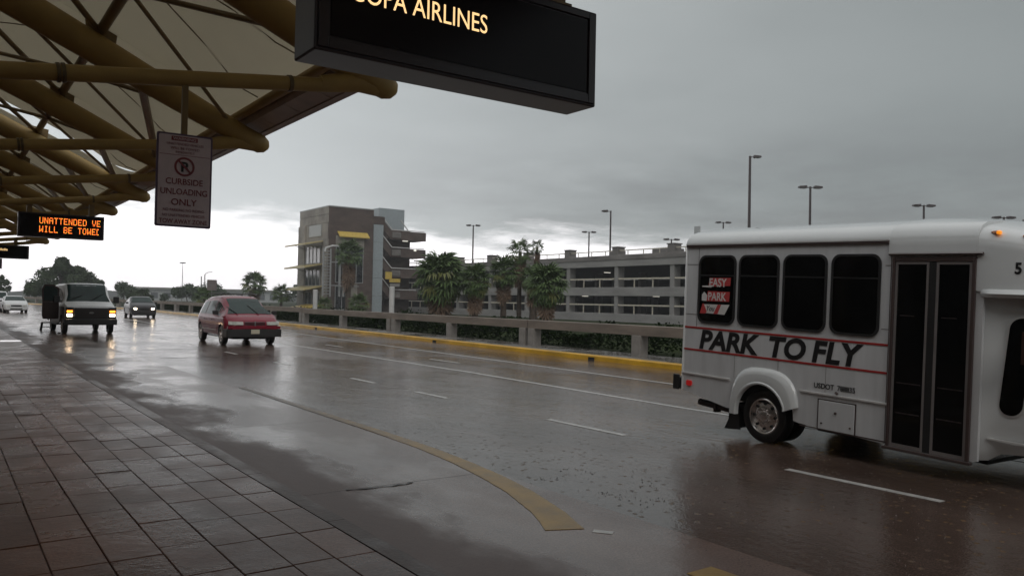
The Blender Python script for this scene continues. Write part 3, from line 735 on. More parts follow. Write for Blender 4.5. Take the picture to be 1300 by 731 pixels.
# ------------------------------------------------------------------ tower building
tb = thing('office_tower', 'square concrete tower building with yellow awnings at the end of the garage', 'building')
TX, TY = 45.4, 108.7
mb(M_BCONC).box(TX, TX+.4, TY+.402, TY+11.3, -.3, 15.0).build('wall', tb, bevel=.04)
mb(M_BBROWN).box(TX, TX+7.0, TY, TY+.4, -.3, 15.0).build('wall', tb, bevel=.04)
mb(M_BBROWN).box(TX+6.6, TX+7.0, TY+.402, TY+11.3, -.3, 14.98).build('wall', tb)
mb(M_BBROWN).box(TX+.402, TX+6.598, TY+10.9, TY+11.3, -.3, 14.98).build('wall', tb)
mb(M_BBROWN).box(TX+.402, TX+6.598, TY+.402, TY+10.898, 14.4, 14.7).build('roof', tb)
mb(M_BLIGHT).box(TX-.06, TX+7.06, TY-.06, TY+11.36, 15.003, 15.16).build('coping', tb)
# formwork grooves: horizontal bands proud of the wall
for z in (12.75, 14.0):
    mb(M_BCONC).box(TX-.05, TX, TY+.1, TY+11.3, z, z+1.15-.06).build('wall_panel', tb)
# pilasters of the road side
mb(M_BCONC).box(TX-.35, TX, TY-.02, TY+1.6, -.3, 10.4).build('pilaster', tb, bevel=.03)
mb(M_BCONC).box(TX-.25, TX, TY+8.6, TY+11.3, -.3, 12.7).build('pilaster', tb, bevel=.03)
mb(M_BLIGHT).box(TX-.12, TX-.002, TY+2.7, TY+7.2, 10.9, 12.6).build('wall_panel', tb)
for z0, z1, mg in ((6.9, 9.6, M_PALEG), (3.6, 6.1, M_GLASSG), (0.4, 2.8, M_GLASSG)):
    w = mb(M_MUL)
    y0, y1 = TY+2.6, TY+8.4
    w.box(TX-.16, TX-.003, y0, y1, z1-.14, z1).box(TX-.16, TX-.003, y0, y1, z0, z0+.14)
    for yy in (y0+.05, y0+1.45, y0+2.9, y0+4.3, y1-.15): w.box(TX-.17, TX-.002, yy, yy+.12, z0+.001, z1-.001)
    wo = w.build('window', tb)
    for k in range(4):
        ya = y0+.17+1.43*k
        mb(mg).box(TX-.10, TX-.05, ya, ya+1.28, z0+.14, z1-.14).build('pane', wo)
# road side awnings (three) and a low one
for z in (9.6, 6.3, 3.1):
    a = mb(M_AWNL); a.prism([(TX-.35, z+.55), (TX-.35, z+.40), (TX-3.0, z-.18), (TX-3.0, z-.02)], 1, TY+1.2, TY+9.6)
    ao = a.build('awning', tb)
    mb(M_AWNP).prism([(TX-.37, z+.395), (TX-.37, z+.36), (TX-2.98, z-.23), (TX-2.98, z-.19)], 1, TY+1.25, TY+9.55).build('soffit', ao)
    for yy in (TY+2.2, TY+5.2, TY+8.4): mb(M_MUL).bar((TX-.2, yy, z-.5), (TX-1.8, yy, z+.02), .08).build('bracket', ao)
a = mb(M_AWN); a.prism([(TX-.4, .95), (TX-.4, .8), (TX-3.2, .25), (TX-3.2, .4)], 1, TY+.2, TY+7).build('awning', tb)
# front (towards the camera): yellow sun shade and tall window
a = mb(M_AWN); a.prism([(TY-.003, 11.55), (TY-.003, 11.40), (TY-.9, 10.68), (TY-.9, 10.83)], 0, TX+1.3, TX+6.0); a.build('awning', tb)
def fwin(x0, x1, z0, z1, nx, nz, m, nm='window'):
    w = mb(M_MUL); yb = TY-.003
    w.box(x0, x1, yb-.14, yb, z1-.12, z1).box(x0, x1, yb-.14, yb, z0, z0+.12)
    for i in range(nx+1):
        xx = x0+(x1-x0-.1)*i/nx; w.box(xx, xx+.1, yb-.15, yb-.001, z0+.12, z1-.12)
    wo = w.build(nm, tb)
    dx = (x1-x0-.1)/nx
    for i in range(nx):
        for j in range(nz):
            dz = (z1-z0-.24)/nz
            mb(m).box(x0+dx*i+.1, x0+dx*(i+1), yb-.08, yb-.04, z0+.12+dz*j+.03, z0+.12+dz*(j+1)-.03).build('pane', wo)
fwin(TX+1.1, TX+5.4, 4.1, 9.4, 4, 3, M_GLASSD)
fwin(TX+1.1, TX+3.2, .2, 3.7, 2, 1, M_GLASSD)
mb(M_BCONC).box(TX+1.05, TX+5.45, TY-.2, TY-.003, 9.42, 10.9).build('wall_panel', tb)
mb(M_BCONC).box(TX+3.3, TX+4.4, TY-.45, TY-.003, -.3, 4.0).build('pilaster', tb)
# ladder-like steel frame and pipes at the corner
lf = mb(M_MUL)
for x in (TX-1.35, TX-.25): lf.box(x-.09, x+.09, TY-1.6, TY-1.42, 2.1, 8.9)
for k in range(15): lf.box(TX-1.28, TX-.32, TY-1.56, TY-1.46, 2.4+k*.43, 2.4+k*.43+.13)
for x in (TX+1.4, TX+2.0): lf.box(x-.14, x+.14, TY-1.0, TY-.75, 2.1, 8.6)
for z in (3.6, 6.9): lf.box(TX-.2, TX+2.1, TY-1.5, TY-1.3, z, z+.16)
lf.box(TX+2.1, TX+4.6, TY-.6, TY-.5, 3.6, 3.72)
lf.build('steel_frame', tb)
pp = mb(M_PIPE); pp.tube([(TX-1.3, TY-1.9, 8.4), (TX-1.2, TY-1.9, 8.9), (TX-.2, TY-1.9, 9.25), (TX+.7, TY-1.9, 9.25), (TX+1.0, TY-1.9, 8.8), (TX+1.0, TY-1.9, 7.6)], .13, 8)
pp.build('pipe', tb, smooth=True)

# stair tower with open landings right of the office tower
st = thing('stair_tower', 'open stair tower with brown landings and pale handrails beside the garage', 'stair tower')
SY = 109.6
sh = mb(M_SHAFT)
for k in range(5): sh.box(TX+7.15, TX+8.75, SY-.6, SY+1.2, -.3+k*2.66, -.3+k*2.66+2.63)
sh.build('shaft', st)
mb(M_BBROWN).box(TX+7.1, TX+9.0, SY-.5, SY+3, 13.05, 14.2).build('shaft_cap', st)
mb(M_BBROWN).box(TX+10.6, TX+14.9, SY+2.4, SY+4.2, -.3, 12.6).build('core', st)
mb(M_BBROWN).box(TX+8.8, TX+9.1, SY+2.2, SY+4.2, -.3, 7.6).build('core', st)
mb(M_SHAFT).box(TX+9.9, TX+14.3, SY+3.3, SY+7.5, 12.62, 16.0).build('head_house', st, bevel=.04)
for z in (12.35, 9.70, 6.55, 3.30):
    xr = TX+16.3 if z > 9 else TX+15.0
    l = mb(M_BBROWN); l.box(TX+10.5, xr, SY, SY+4.0, z-1.35, z-1.1); l.build('landing', st)
    mb(M_BBROWN).box(TX+12.0, xr, SY-.15, SY, z-1.4, z-.05).build('parapet', st)
    mb(M_CGD).box(TX+10.5, TX+11.99, SY-.13, SY, z-1.1, z-.25).build('parapet', st)
    mb(M_TRIML).box(TX+10.4, xr-.3, SY-.2, SY-.05, z+.02, z+.14).build('handrail', st)
    # flight climbing to the upper left
    f_ = mb(M_BBROWN); zt = z+2.0
    f_.prism([(TX+10.5, z-1.5), (TX+10.5, z-.1), (TX+8.8, zt-.3), (TX+8.8, zt-1.7)], 1, SY+.1, SY+.35)
    f_.build('stair_flight', st)
    mb(M_TRIML).bar((TX+10.5, SY, z+.1), (TX+8.9, SY, zt-.15), .13).build('handrail', st)
mb(M_TRIML).bar((TX+12.2, SY+.5, 14.0), (TX+13.6, SY+.5, 12.4), .13).build('handrail', st)
mb(M_AWN).box(TX+9.2, TX+10.3, SY-.7, SY-.55, 4.9, 6.0).build('sign_panel', st)
mb(M_AWN).box(TX+9.8, TX+11.6, SY-.9, SY-.75, 4.45, 5.0).build('sign_panel', st)
mb(M_CG).box(TX+9.9, TX+11.5, SY-.9, SY-.75, 3.8, 4.25).build('sign_panel', st)
mb(M_CEILL).box(TX+12.6, TX+13.4, SY+.3, SY+.6, 10.80, 10.94).build('landing_lamp', st)
mb(M_CEILL).box(TX+14.2, TX+14.6, SY-.22, SY-.16, 9.35, 9.65).build('landing_lamp', st)
# link from stair tower to garage roof
lb = thing('link_bridge', 'concrete link deck running from the stair tower to the garage', 'bridge')
mb(M_CGD).box(TX+15.2, GX+4, 111.3, 118.6, 6.0, 7.2).build('deck', lb)
mb(M_RAILC).box(TX+15.2, GX+2, 111.1, 111.25, 7.9, 8.05).build('rail', lb)

# ------------------------------------------------------------------ far low buildings
fb = thing('far_parking_deck', 'low distant parking deck with pale bands left of the tower', 'building')
for z in (1.1, 2.7, 4.3): mb(M_CG).box(92, 118, 205, 206, z, z+.6).build('deck_band', fb)
for k in range(7): mb(M_CG).box(92+k*4.2, 92.7+k*4.2, 206, 207, -.3, 4.6).build('column', fb)
mb(M_CGI).box(92, 118, 214, 215, -.3, 4.6).build('rear_wall', fb)
hb = thing('distant_hall', 'long pale low hall on the horizon above the red minivan', 'building')
mb(M_BLIGHT).box(60, 118, 330, 345, -.3, 4.2).build('wall', hb)
mb(M_CG).box(59, 119, 329, 346, 4.21, 5.0).build('roof', hb)
for k in range(12): mb(M_GLASSG).box(62+k*4.6, 64.5+k*4.6, 329.9, 329.99, .8, 3.0).build('window', hb)

# pole sign, thin mast, small street lamps beyond the rail
t = thing('pole_sign', 'square brownish road sign on a thin pole beyond the rail', 'road sign', (25.4, 94.0, .1))
mb(M_SIGNBACK).box(-.52, .52, -.03, .03, 2.35, 3.55).build('sign_panel', t, bevel=.01)
mb(M_METAL).box(-.52, .52, -.045, -.031, 2.93, 2.97).build('batten', t)
mb(M_METAL).tube([(0, .06, 0), (0, .06, 3.4)], .045, 8).build('pole', t, smooth=True)
t.rotation_euler.z = R(-8)
t = thing('high_mast', 'very tall thin light mast with a ring of lamps in the haze', 'mast', (49.8, 211, -.3))
mb(M_METAL).tube([(0, 0, 0), (0, 0, 10.2)], [.13, .06], 8).build('pole', t, smooth=True)
q = mb(M_METAL); q.tube([(0, 0, 10.2), (0, 0, 10.45)], [.5, .9], 10); q.build('lamp_ring', t)
for i, (x, y, h, lab) in enumerate(((30.4, 118, 4.6, 'thin pole without lamp left of the square pole sign'), (31.4, 120, 4.9, 'thin street lamp with curved arm left of the square pole sign'))):
    t = thing('street_pole', lab, 'pole', (x, y, 0))
    mb(M_METAL).tube([(0, 0, 0), (0, 0, h)], .07, 6).build('pole', t)
    if i: mb(M_METAL).tube([(0, 0, h), (.3, 0, h+.3), (1.0, 0, h+.45)], .05, 6).build('arm', t)
# ------------------------------------------------------------------ terminal and canopy
tm = thing('terminal_building', 'dark terminal front standing behind the covered pavement', 'building', (0, 0, 0))
mb(M_STONE).box(-8.2, -7.6, -25, 155, 4.2, 8.6).build('wall', tm)  # out of view; front lengthened to darken reflections in the car windows
mb(M_STONE).box(-16, -7.6, -25, 155, 8.603, 9.0).build('roof', tm)
for k in range(32):
    y0 = -24+5.6*k
    mb(M_GLASSD).box(-8.0, -7.9, y0+.2, y0+5.2, .12, 4.19).build('window', tm)
    mb(M_STONE).box(-8.2, -7.65, y0+5.21, y0+5.79, .12, 4.19).build('pier', tm)

FY = [4.66+5.21*k for k in range(-4, 10)]
def zD(x): return 6.79-.46*x          # axis of the big arm
def zT(x): return 3.95+.13*x          # axis of the tie tube
cn = thing('canopy', 'ochre steel canopy of big sloping tubes with beige membranes over the pavement', 'canopy')
am = mb(M_OCHRE)
xs = [-5.5, -3, -1, .7, 2.5, 3.8, 4.6, 4.90, 5.0, 5.045]
am.tube([(x, 0, zD(x) if x < 4.4 else zD(4.4)-(x-4.4)*.34) for x in xs], [.29, .285, .28, .27, .245, .215, .19, .175, .12, .04], 24)
am_d = am.data('arm', smooth=True)
tm_ = mb(M_OCHRE).tube([(-5.5, 0, zT(-5.5)), (4.1, 0, zT(4.1)), (4.75, 0, 4.60)], [.092, .092, .092], 14)
tm_.tube([(3.95, 0, zT(3.95)+.02), (4.5, 0, 4.60), (4.9, 0, 4.60), (5.0, 0, 4.60)], [.10, .14, .155, .10], 14)
tm_d = tm_.data('tie_tube', smooth=True)
cm_d = mb(M_OCHRED).tube([(-4.6, 0, .1), (-4.6, 0, 8.8)], .26, 16).data('column', smooth=True)
gs = mb(M_OCHRED)
gs.prism([(1.95, 5.86), (2.35, 5.70), (2.40, 6.22), (1.90, 6.30)], 1, -.02, .02)
gs_d = gs.data('gusset_plate')
def band(x, r, w, dz=0, T=zT): return [(x-w/2, 0, T(x-w/2)+dz), (x+w/2, 0, T(x+w/2)+dz)], r
bq = mb(M_WELD); p_, r_ = band(3.55, .103, .05); bq.tube(p_, r_, 14); bolt_d = bq.data('clamp', smooth=True)
bq = mb(M_WELD); p_, r_ = band(1.0, .108, .035); bq.tube(p_, r_, 14); p_, r_ = band(1.05, .108, .035); bq.tube(p_, r_, 14); fl_d = bq.data('flange', smooth=True)
hr_d = mb(M_OCHRED).tube([(.3, 0, zT(.3)), (.3, 0, zD(.3)-.2)], .03, 8).data('hanger_rod', smooth=True)
for y in FY:
    link('arm', am_d, cn, (0, y, 0)); link('tie_tube', tm_d, cn, (0, y, 0))
    link('clamp', bolt_d, cn, (0, y, 0)); link('flange', fl_d, cn, (0, y, 0)); link('hanger_rod', hr_d, cn, (0, y, 0))
    link('column', cm_d, cn, (0, y, 0)); link('gusset_plate', gs_d, cn, (0, y, 0))
PX, PZ = 2.15, 6.17
pu = mb(M_OCHRED).tube([(PX, 0, PZ), (PX, 5.21, PZ)], .085, 12).data('purlin', smooth=True)
pu2 = mb(M_OCHRED).tube([(-1.4, 0, zD(-1.4)+.45), (-1.4, 5.21, zD(-1.4)+.45)], .085, 12).data('purlin', smooth=True)
et = mb(M_OCHRE).tube([(4.52, 0, 5.10), (4.52, 5.21, 5.10)], .085, 12).data('edge_tube', smooth=True)
fa = mb(M_FASC).prism([(4.58, 5.02), (4.62, 4.93), (4.93, 4.84), (4.93, 4.90), (4.62, 5.2)], 1, .003, 5.207)
fa.use(M_FASC)
for k in range(4): fa.bar((4.64, .7+1.27*k, 4.924), (4.92, .7+1.27*k, 4.838), .03, .008)
fa_d = fa.data('gutter')
lip = mb(M_LIP).prism([(4.93, 4.82), (5.03, 4.79), (5.05, 5.02), (4.94, 5.03)], 1, .002, 5.208).data('gutter_lip')
def rod(a, b, r): return mb(M_OCHRED).tube([a, b], r, 8).data('rod', smooth=True)
NM = (PX, 2.73, PZ-.10)
ab = lambda x, y, dz=0: (x, y, zD(x)+dz)
RODS = [rod(NM, ab(3.62, .05, -.02), .042), rod(NM, ab(4.3, 5.16, .1), .034), rod(NM, ab(.25, .05, .2), .036), rod(NM, ab(.3, 5.16, .2), .040),
        rod(ab(2.15, 0, .30), (.35, 2.73, 7.05), .05), rod(ab(2.15, 5.21, .30), (.35, 2.73, 7.05), .05),
        rod((.35, 2.73, 7.05), ab(-1.5, .1, .3), .036), rod((.35, 2.73, 7.05), ab(-1.5, 5.1, .3), .036)]
STRUT = rod(ab(2.81, .1, -.1), ab(4.10, 5.1, .08), .075)
# membrane bay: saddle between the arms, raised at mid bay, held down on the edge tube
def zM(x, t): return zD(x)+.42+.30*math.sin(math.pi*t)*max(0, min(1, (4.5-x)/2.0))*1.0
def membrane(t0, t1, x0=-5.5, x1=4.56):
    q = mb(M_MEMB); nx, ny = 16, 10
    vs = []
    for lay in (0, .012):
        for j in range(ny+1):
            t = t0+(t1-t0)*j/ny
            for i in range(nx+1):
                x = x0+(x1-x0)*i/nx; z = zM(x, t)
                if x > 3.6: z = z+(5.20-z)*((x-3.6)/(x1-3.6))
                vs.append((x, 5.21*t, z+lay))
    w = nx+1; o = w*(ny+1); fs = []
    for j in range(ny):
        for i in range(nx):
            a = j*w+i; fs += [(a, a+1, a+w+1, a+w), (o+a, o+a+w, o+a+w+1, o+a+1)]
    for j in range(ny):
        for i in (0, nx): a = j*w+i; fs.append((a, a+w, a+w+o, a+o))
    for i in range(nx):
        for j in (0, ny): a = j*w+i; fs.append((a, a+1, a+1+o, a+o))
    q.add(vs, fs); return q
me_full = membrane(0, 1).data('membrane', smooth=True)
seams = []
def seam(xa, ta, xb, tb):
    n = 10; pts = []
    for i in range(n+1):
        k = i/n; x = xa+(xb-xa)*k; t = ta+(tb-ta)*k; z = zM(x, t)
        if x > 3.6: z = z+(5.20-z)*((x-3.6)/(4.56-3.6))
        pts.append((x, 5.21*t, z-.012))
    return mb(M_SEAM).tube(pts, .012, 5).data('seam')
SE = [seam(1.6, .5, 4.45, .78), seam(1.6, .5, 4.45, .25), seam(1.6, .5, -3, .5), seam(1.6, .5, .0, .04), seam(1.6, .5, .0, .96)]
for k, y in enumerate(FY[:-1]):
    L0 = (0, y, 0)
    for d, n in ((pu, 'purlin'), (pu2, 'purlin'), (et, 'edge_tube'), (fa_d, 'gutter'), (lip, 'gutter_lip')): link(n, d, cn, L0)
    if k == 7:      # bay with an open slot beside the far arm
        membrane(0, .87).build('membrane', cn, smooth=True).location = L0
        membrane(.87, 1, 3.9, 4.56).build('membrane', cn, smooth=True).location = L0
        membrane(.87, 1, -5.5, .9).build('membrane', cn, smooth=True).location = L0
    else: link('membrane', me_full, cn, L0)
    for d in RODS: link('rod', d, cn, L0)
    for d in SE: link('seam', d, cn, L0)
    if k >= 6: link('strut', STRUT, cn, L0)

# ------------------------------------------------------------------ hanging signs
RX = (R(90), 0, 0)
# big airline sign hung from the nearest frame in view
sg = thing('airline_sign', 'big black hanging box sign with lit amber airline letters at the top of the photo', 'hanging sign', (1.80, 4.60, 3.20), 0, 'black box signs under the canopy')
bx = mb(M_SIGNK).box(0, 2.24, 0, .34, 0, .72); bx.build('housing', sg, bevel=.012)
mb(M_SIGNF).box(.10, 2.14, -.008, -.001, .10, .64).build('face', sg)
mb(M_SIGNK).box(.02, .085, -.016, -.001, .02, .70).box(2.155, 2.22, -.016, -.001, .02, .70).box(.087, 2.153, -.016, -.001, .02, .085).box(.087, 2.153, -.016, -.001, .655, .70).build('face_frame', sg, bevel=.003)
tx = text('lettering', 'COPA AIRLINES', .183, M_TXT, sg, (.215, -.010, .345), RX, sx=.80, bold=-.0004, ext=.001)
for x in (.25, 1.88):
    mb(M_OCHRED).box(x, x+.13, .10, .22, .721, 1.10).box(x-.03, x+.16, .06, .26, .7205, .76).build('hanger', sg)

# LED matrix sign
G = {'U': '10001 10001 10001 10001 10001 10001 01110', 'N': '10001 11001 11001 10101 10011 10011 10001', 'A': '01110 10001 10001 11111 10001 10001 10001',
     'T': '11111 00100 00100 00100 00100 00100 00100', 'E': '11111 10000 10000 11110 10000 10000 11111', 'D': '11110 10001 10001 10001 10001 10001 11110',
     'V': '10001 10001 10001 10001 01010 01010 00100', 'W': '10001 10001 10001 10101 10101 11011 10001', 'I': '01110 00100 00100 00100 00100 00100 01110',
     'L': '10000 10000 10000 10000 10000 10000 11111', 'B': '11110 10001 10001 11110 10001 10001 11110', 'O': '01110 10001 10001 10001 10001 10001 01110',
     'd': '11100 10000 10000 10000 10000 10000 11100', 'e': '11100 10000 10000 11100 10000 10000 11100', ' ': '00000 '*7, 'C': '01110 10001 10000 10000 10000 10001 01110', 'M': '10001 11011 10101 10001 10001 10001 10001', 'R': '11110 10001 10001 11110 10100 10010 10001', 'S': '01111 10000 10000 01110 00001 00001 11110'}
def led(line, px, py, cw, parent, x0, z0):
    q = mb(M_LED); q2 = mb(M_LEDY)
    for i, ch in enumerate(line):
        for r_, row in enumerate(G[ch].split()):
            for c_, b in enumerate(row):
                if b == '1':
                    x = x0+i*cw+c_*px; z = z0+(6-r_)*py
                    (q2 if (i*3+r_*2+c_) % 5 == 0 else q).box(x, x+px*.82, -.0125, -.0095, z, z+py*.8)
    struct(q.build('lettering', parent), 'stuff'); struct(q2.build('lettering', parent), 'stuff')
sg = thing('led_sign', 'black message sign with orange dot letters hanging further along the canopy', 'hanging sign', (1.74, 25.42, 3.25), 0, 'black box signs under the canopy')
mb(M_SIGNK).box(0, 2.10, 0, .30, 0, .66).build('housing', sg, bevel=.012)
mb(M_SIGNF).box(.04, 2.06, -.009, -.001, .04, .62).build('face', sg)
led('UNATTENDED VE', .0186, .0250, .1175, sg, .50, .372)
led('WILL BE TOWEd', .0186, .0250, .1175, sg, .50, .135)
for x in (.2, 1.72): mb(M_OCHRED).box(x, x+.13, .08, .2, .661, 1.0).build('hanger', sg)
sg = thing('airline_sign', 'third black box sign at the left edge of the photo, below the message sign', 'hanging sign', (1.1, 41.2, 3.20), 0, 'black box signs under the canopy')
mb(M_SIGNK).box(0, 2.17, 0, .30, 0, .58).build('housing', sg, bevel=.012)
mb(M_SIGNF).box(.08, 2.09, -.009, -.001, .06, .52).build('face', sg)
for k, (x, h) in enumerate(((1.10, .10), (1.17, .075), (1.24, .10), (1.31, .075))):
    ring_prism(rrect(x, x+.05, .33, .33+h, .02, 2), rrect(x+.015, x+.035, .345, .315+h, .008, 2), 1, -.0125, -.0095, M_TXT).build('lettering', sg)
for x in (.3, 1.6): mb(M_OCHRED).box(x, x+.13, .08, .2, .581, .9).build('hanger', sg)
sg = thing('hanging_box_sign', 'farthest black box sign, only its end showing at the left photo edge', 'hanging sign', (1.2, 57.0, 3.15), 0, 'black box signs under the canopy')
mb(M_SIGNK).box(0, 1.95, 0, .30, 0, .60).build('housing', sg, bevel=.012)

# kerbside unloading sign on a pole from the first tie tube
cs = thing('parking_sign', 'tall pinkish white no parking sign hanging on a thin pole under the canopy', 'hanging sign', (1.995, 9.80, 2.50), R(-1.0))
mb(M_SIGNE).prism(rrect(0, .615, 0, 1.08, .02, 2), 1, 0, .022).build('edge', cs)
mb(M_SIGNP).prism(rrect(.022, .593, .022, 1.058, .015, 2), 1, -.004, -.001).build('sheet', cs)
mb(M_OCHRED).box(.27, .335, .03, .075, .7, 1.66).build('pole', cs)
mb(M_SIGNR).prism(rrect(.155, .445, .995, 1.045, .006, 2), 1, -.0075, -.0045).build('banner', cs)
def cst(s, size, cxp, z, sx=1.0, m=M_SIGNR, bold=0.0):
    return text('lettering', s, size, m, cs, (cxp, -.0078, z), RX, sx=sx*.91, bold=bold, ext=.0008, align='CENTER')
cst('WARNING', .048, .30, 1.003, 1.2, M_SIGNP, .0005)
cst('UNATTENDED VEHICLES', .040, .308, .945, 1.0)
cst('WILL BE TOWED', .040, .308, .895, 1.15)
cst('IMMEDIATELY', .036, .308, .852, 1.05)
mb(M_SIGNR).box(.03, .585, -.0065, -.0045, .828, .833).build('line', cs)
ci = [( .305+.112*math.cos(a), .700+.112*math.sin(a)) for a in [2*math.pi*k/28 for k in range(28)]]
cj = [( .305+.088*math.cos(a), .700+.088*math.sin(a)) for a in [2*math.pi*k/28 for k in range(28)]]
ring_prism(ci, cj, 1, -.0085, -.0045, M_SIGNR).build('symbol_ring', cs)
cst('P', .155, .303, .645, 1.1, M_BLACKP, .006)
mb(M_BLACKP).bar((.31, -.0062, .71), (.355, -.0062, .648), .022, .0025, up=(0, 1, 0)).build('symbol_leg', cs)
mb(M_SIGNR).bar((.237, -.0095, .768), (.373, -.0095, .632), .0025, .022, up=(.7, 0, .7)).build('symbol_bar', cs)
cst('CURBSIDE', .098, .308, .492, 1.02, bold=.001)
cst('UNLOADING', .098, .308, .375, .98, bold=.001)
cst('ONLY', .105, .308, .252, 1.1, bold=.001)
cst('NO PARKING NO RIDING', .043, .308, .180, 1.0)
cst('NO UNATTENDED VEHICLES', .042, .308, .118, .94)
cst('TOW AWAY ZONE', .072, .308, .040, .92, bold=.0006)
# ------------------------------------------------------------------ shuttle bus
bus = thing('shuttle_bus', 'white shuttle bus with red stripes, tinted windows and lettering driving at the right', 'bus')
fwv = Vector((-.03814, -.99876, -.03196)); nv = Vector((.99927, -.03816, 0)); upv = fwv.cross(nv).normalized(); nv = upv.cross(fwv)
Mx = Matrix.Identity(4)
for i, c in enumerate((fwv, nv, upv)):
    for r in range(3): Mx[r][i] = c[r]
Mx.translation = Vector((8.47, 6.38, 0.004)) 
bus.matrix_world = Mx
WB = 2.2
arc = [( -.02+.47*math.cos(R(a)), .36+.47*math.sin(R(a))) for a in range(180, -1, -12)]
out_pts = [(-1.39, 2.51), (-1.405, .50), (-.60, .36)]+arc+[(.53, .345), (1.66, .30), (2.56, .30), (2.60, .31), (2.60, 2.51)]
near = mb(M_BUSW).prism(out_pts, 1, 0, .04); near.build('side_wall', bus)
far = mb(M_BUSW).prism(out_pts, 1, WB-.04, WB); far.build('side_wall', bus)
mb(M_BUSW).box(-1.38, -1.34, .041, WB-.041, .48, 2.52).build('rear_wall', bus)
mb(M_DARK).box(-1.33, 2.55, .05, WB-.05, .50, .56).build('floor', bus)
mb(M_DARK).box(-1.30, -.6, .45, WB-.45, .40, .499).build('underbody', bus)
mb(M_DARK).box(.50, 2.5, .42, WB-.42, .22, .499).build('underbody', bus)
mb(M_DARK).box(-.56, .50, .05, .09, .56, .95).box(-.56, .5, .6, .64, .4, .95).build('wheel_well', bus)
mb(M_DARK).box(-.56, .5, .042, WB-.042, .84, .95).build('wheel_well', bus)
# vertical rear corner, rounded
q = mb(M_BUSC); q.loft([[(-1.40-.05*math.sin(t), .10-.115*math.cos(t), z) for t in [R(a) for a in range(0, 91, 15)]]+[(-1.39, .10, z), (-1.36, .02, z)] for z in (.50, 2.45, 2.52)], True, True)
q.build('corner_post', bus, smooth=True)
# roof, curved section
def roof_ring(x, inset=0, top=2.80, zb=2.50):
    half = [(-.012+inset, zb), (-.012+inset, zb+.04), (.02+inset, zb+.10), (.08+inset, zb+.155), (.20+inset, zb+.20), (.55, top-.03), (1.1, top)]
    pts = half+[(WB-y, z) for y, z in reversed(half[:-1])]
    return [(x, y, z) for y, z in pts]+[(x, WB/2, zb-.02)]
q = mb(M_BUSC); q.loft([roof_ring(-1.44, .06, 2.72, 2.46), roof_ring(-1.42, .01, 2.77), roof_ring(-1.36), roof_ring(1.60)]); q.build('roof', bus, smooth=True)
mb(M_BUSTRIM).box(-1.40, 1.60, -.028, -.002, 2.475, 2.515).build('drip_rail', bus, bevel=.006)
mb(M_TRIML).box(-1.40, 1.60, -.034, -.028, 2.505, 2.52).build('drip_rail', bus)
# front cap (raised fibreglass nose of the body) with overhang above the cab
def cap_ring(x, ins, top, zb, rake=0.0):
    k = min(1.0, (top-zb)/(2.80-zb)) if zb < 2.2 else 1.0+(top-2.80)*.5; Q = lambda z: zb+(z-zb)*k
    half = [(-.016+ins, zb), (-.016+ins, Q(2.45)), (-.010+ins, Q(2.53)), (.015+ins, Q(2.60)), (.065+ins, Q(2.655)), (.17+ins, Q(2.70)+max(0, top-2.80)*.7), (.55+ins*.6, top-.03), (1.1, top)]
    pts = half+[(WB-y, z) for y, z in reversed(half[:-1])]
    return [(x+rake*(z-zb), y, z) for y, z in pts]
CAPR = [(1.60, 0, 2.80, 2.345), (1.66, -.006, 2.81, 2.345), (1.9, -.008, 2.805, 2.345), (2.2, -.004, 2.79, 2.345), (2.53, 0, 2.75, 2.345)]
q = mb(M_BUSC); q.loft([cap_ring(*c) for c in CAPR]); q.build('front_cap', bus, smooth=True)
CAPF = [(2.531, 0, 2.75, 1.99), (2.62, .0, 2.735, 1.985), (2.85, .012, 2.68, 1.985), (3.05, .05, 2.62, 1.985), (3.25, .14, 2.57, 1.985), (3.42, .30, 2.47, 1.985), (3.52, .5, 2.37, 1.99)]
q = mb(M_BUSC); q.loft([cap_ring(*c) for c in CAPF]); capf = q.build('front_cap', bus, smooth=True)
q = mb(M_BUSC); q.loft([[(x, yb+.10, 1.985), (x, yb+.02, 2.02), (x, yb-.02*s_-.012, 2.005), (x, yb-.045*s_-.012, 1.965), (x, yb-.03*s_, 1.93), (x, yb+.03, 1.925), (x, yb+.10, 1.94)] for x, yb, s_ in ((2.565, .01, .1), (2.60, .005, .7), (2.70, .0, 1.1), (2.9, .015, 1.3), (3.1, .05, 1.3), (3.3, .16, 1.2), (3.46, .36, .9))])
q.build('cap_visor', bus, smooth=True)
mb(M_BUSC).prism([(2.58, .12), (3.0, .15), (3.3, .26), (3.45, .45), (3.45, WB-.45), (3.3, WB-.26), (3.0, WB-.15), (2.58, WB-.12)], 2, 1.945, 1.984).build('cap_underside', bus)
# number on the cap and lit marker lamps
text('lettering', '5', .15, M_BLACKP, bus, (2.872, .0, 2.165), (R(90), 0, R(3.5)), sx=.9, bold=.004, ext=.002)
for x, y in ((2.71, .022), (2.985, .052), (3.22, .16)):
    zc_ = 2.565-.16*(x-2.7)
    q = mb(M_AMBD); q.loft([[(x-.075, y-.0, zc_+.012), (x-.075, y+.03, zc_+.02), (x-.075, y+.03, zc_-.0), (x-.075, y-.0, zc_+.0)], [(x-.01, y-.035, zc_+.014), (x-.01, y+.03, zc_+.025), (x-.01, y+.03, zc_-.01), (x-.01, y-.035, zc_-.014)]])
    q.use(M_AMBL); q.loft([[(x-.009, y-.035, zc_+.014), (x-.009, y+.03, zc_+.025), (x-.009, y+.03, zc_-.01), (x-.009, y-.035, zc_-.014)], [(x+.025, y-.03, zc_+.006), (x+.025, y, zc_+.012), (x+.025, y, zc_-.012), (x+.025, y-.03, zc_-.02)]])
    q.build('marker_lamp', bus)
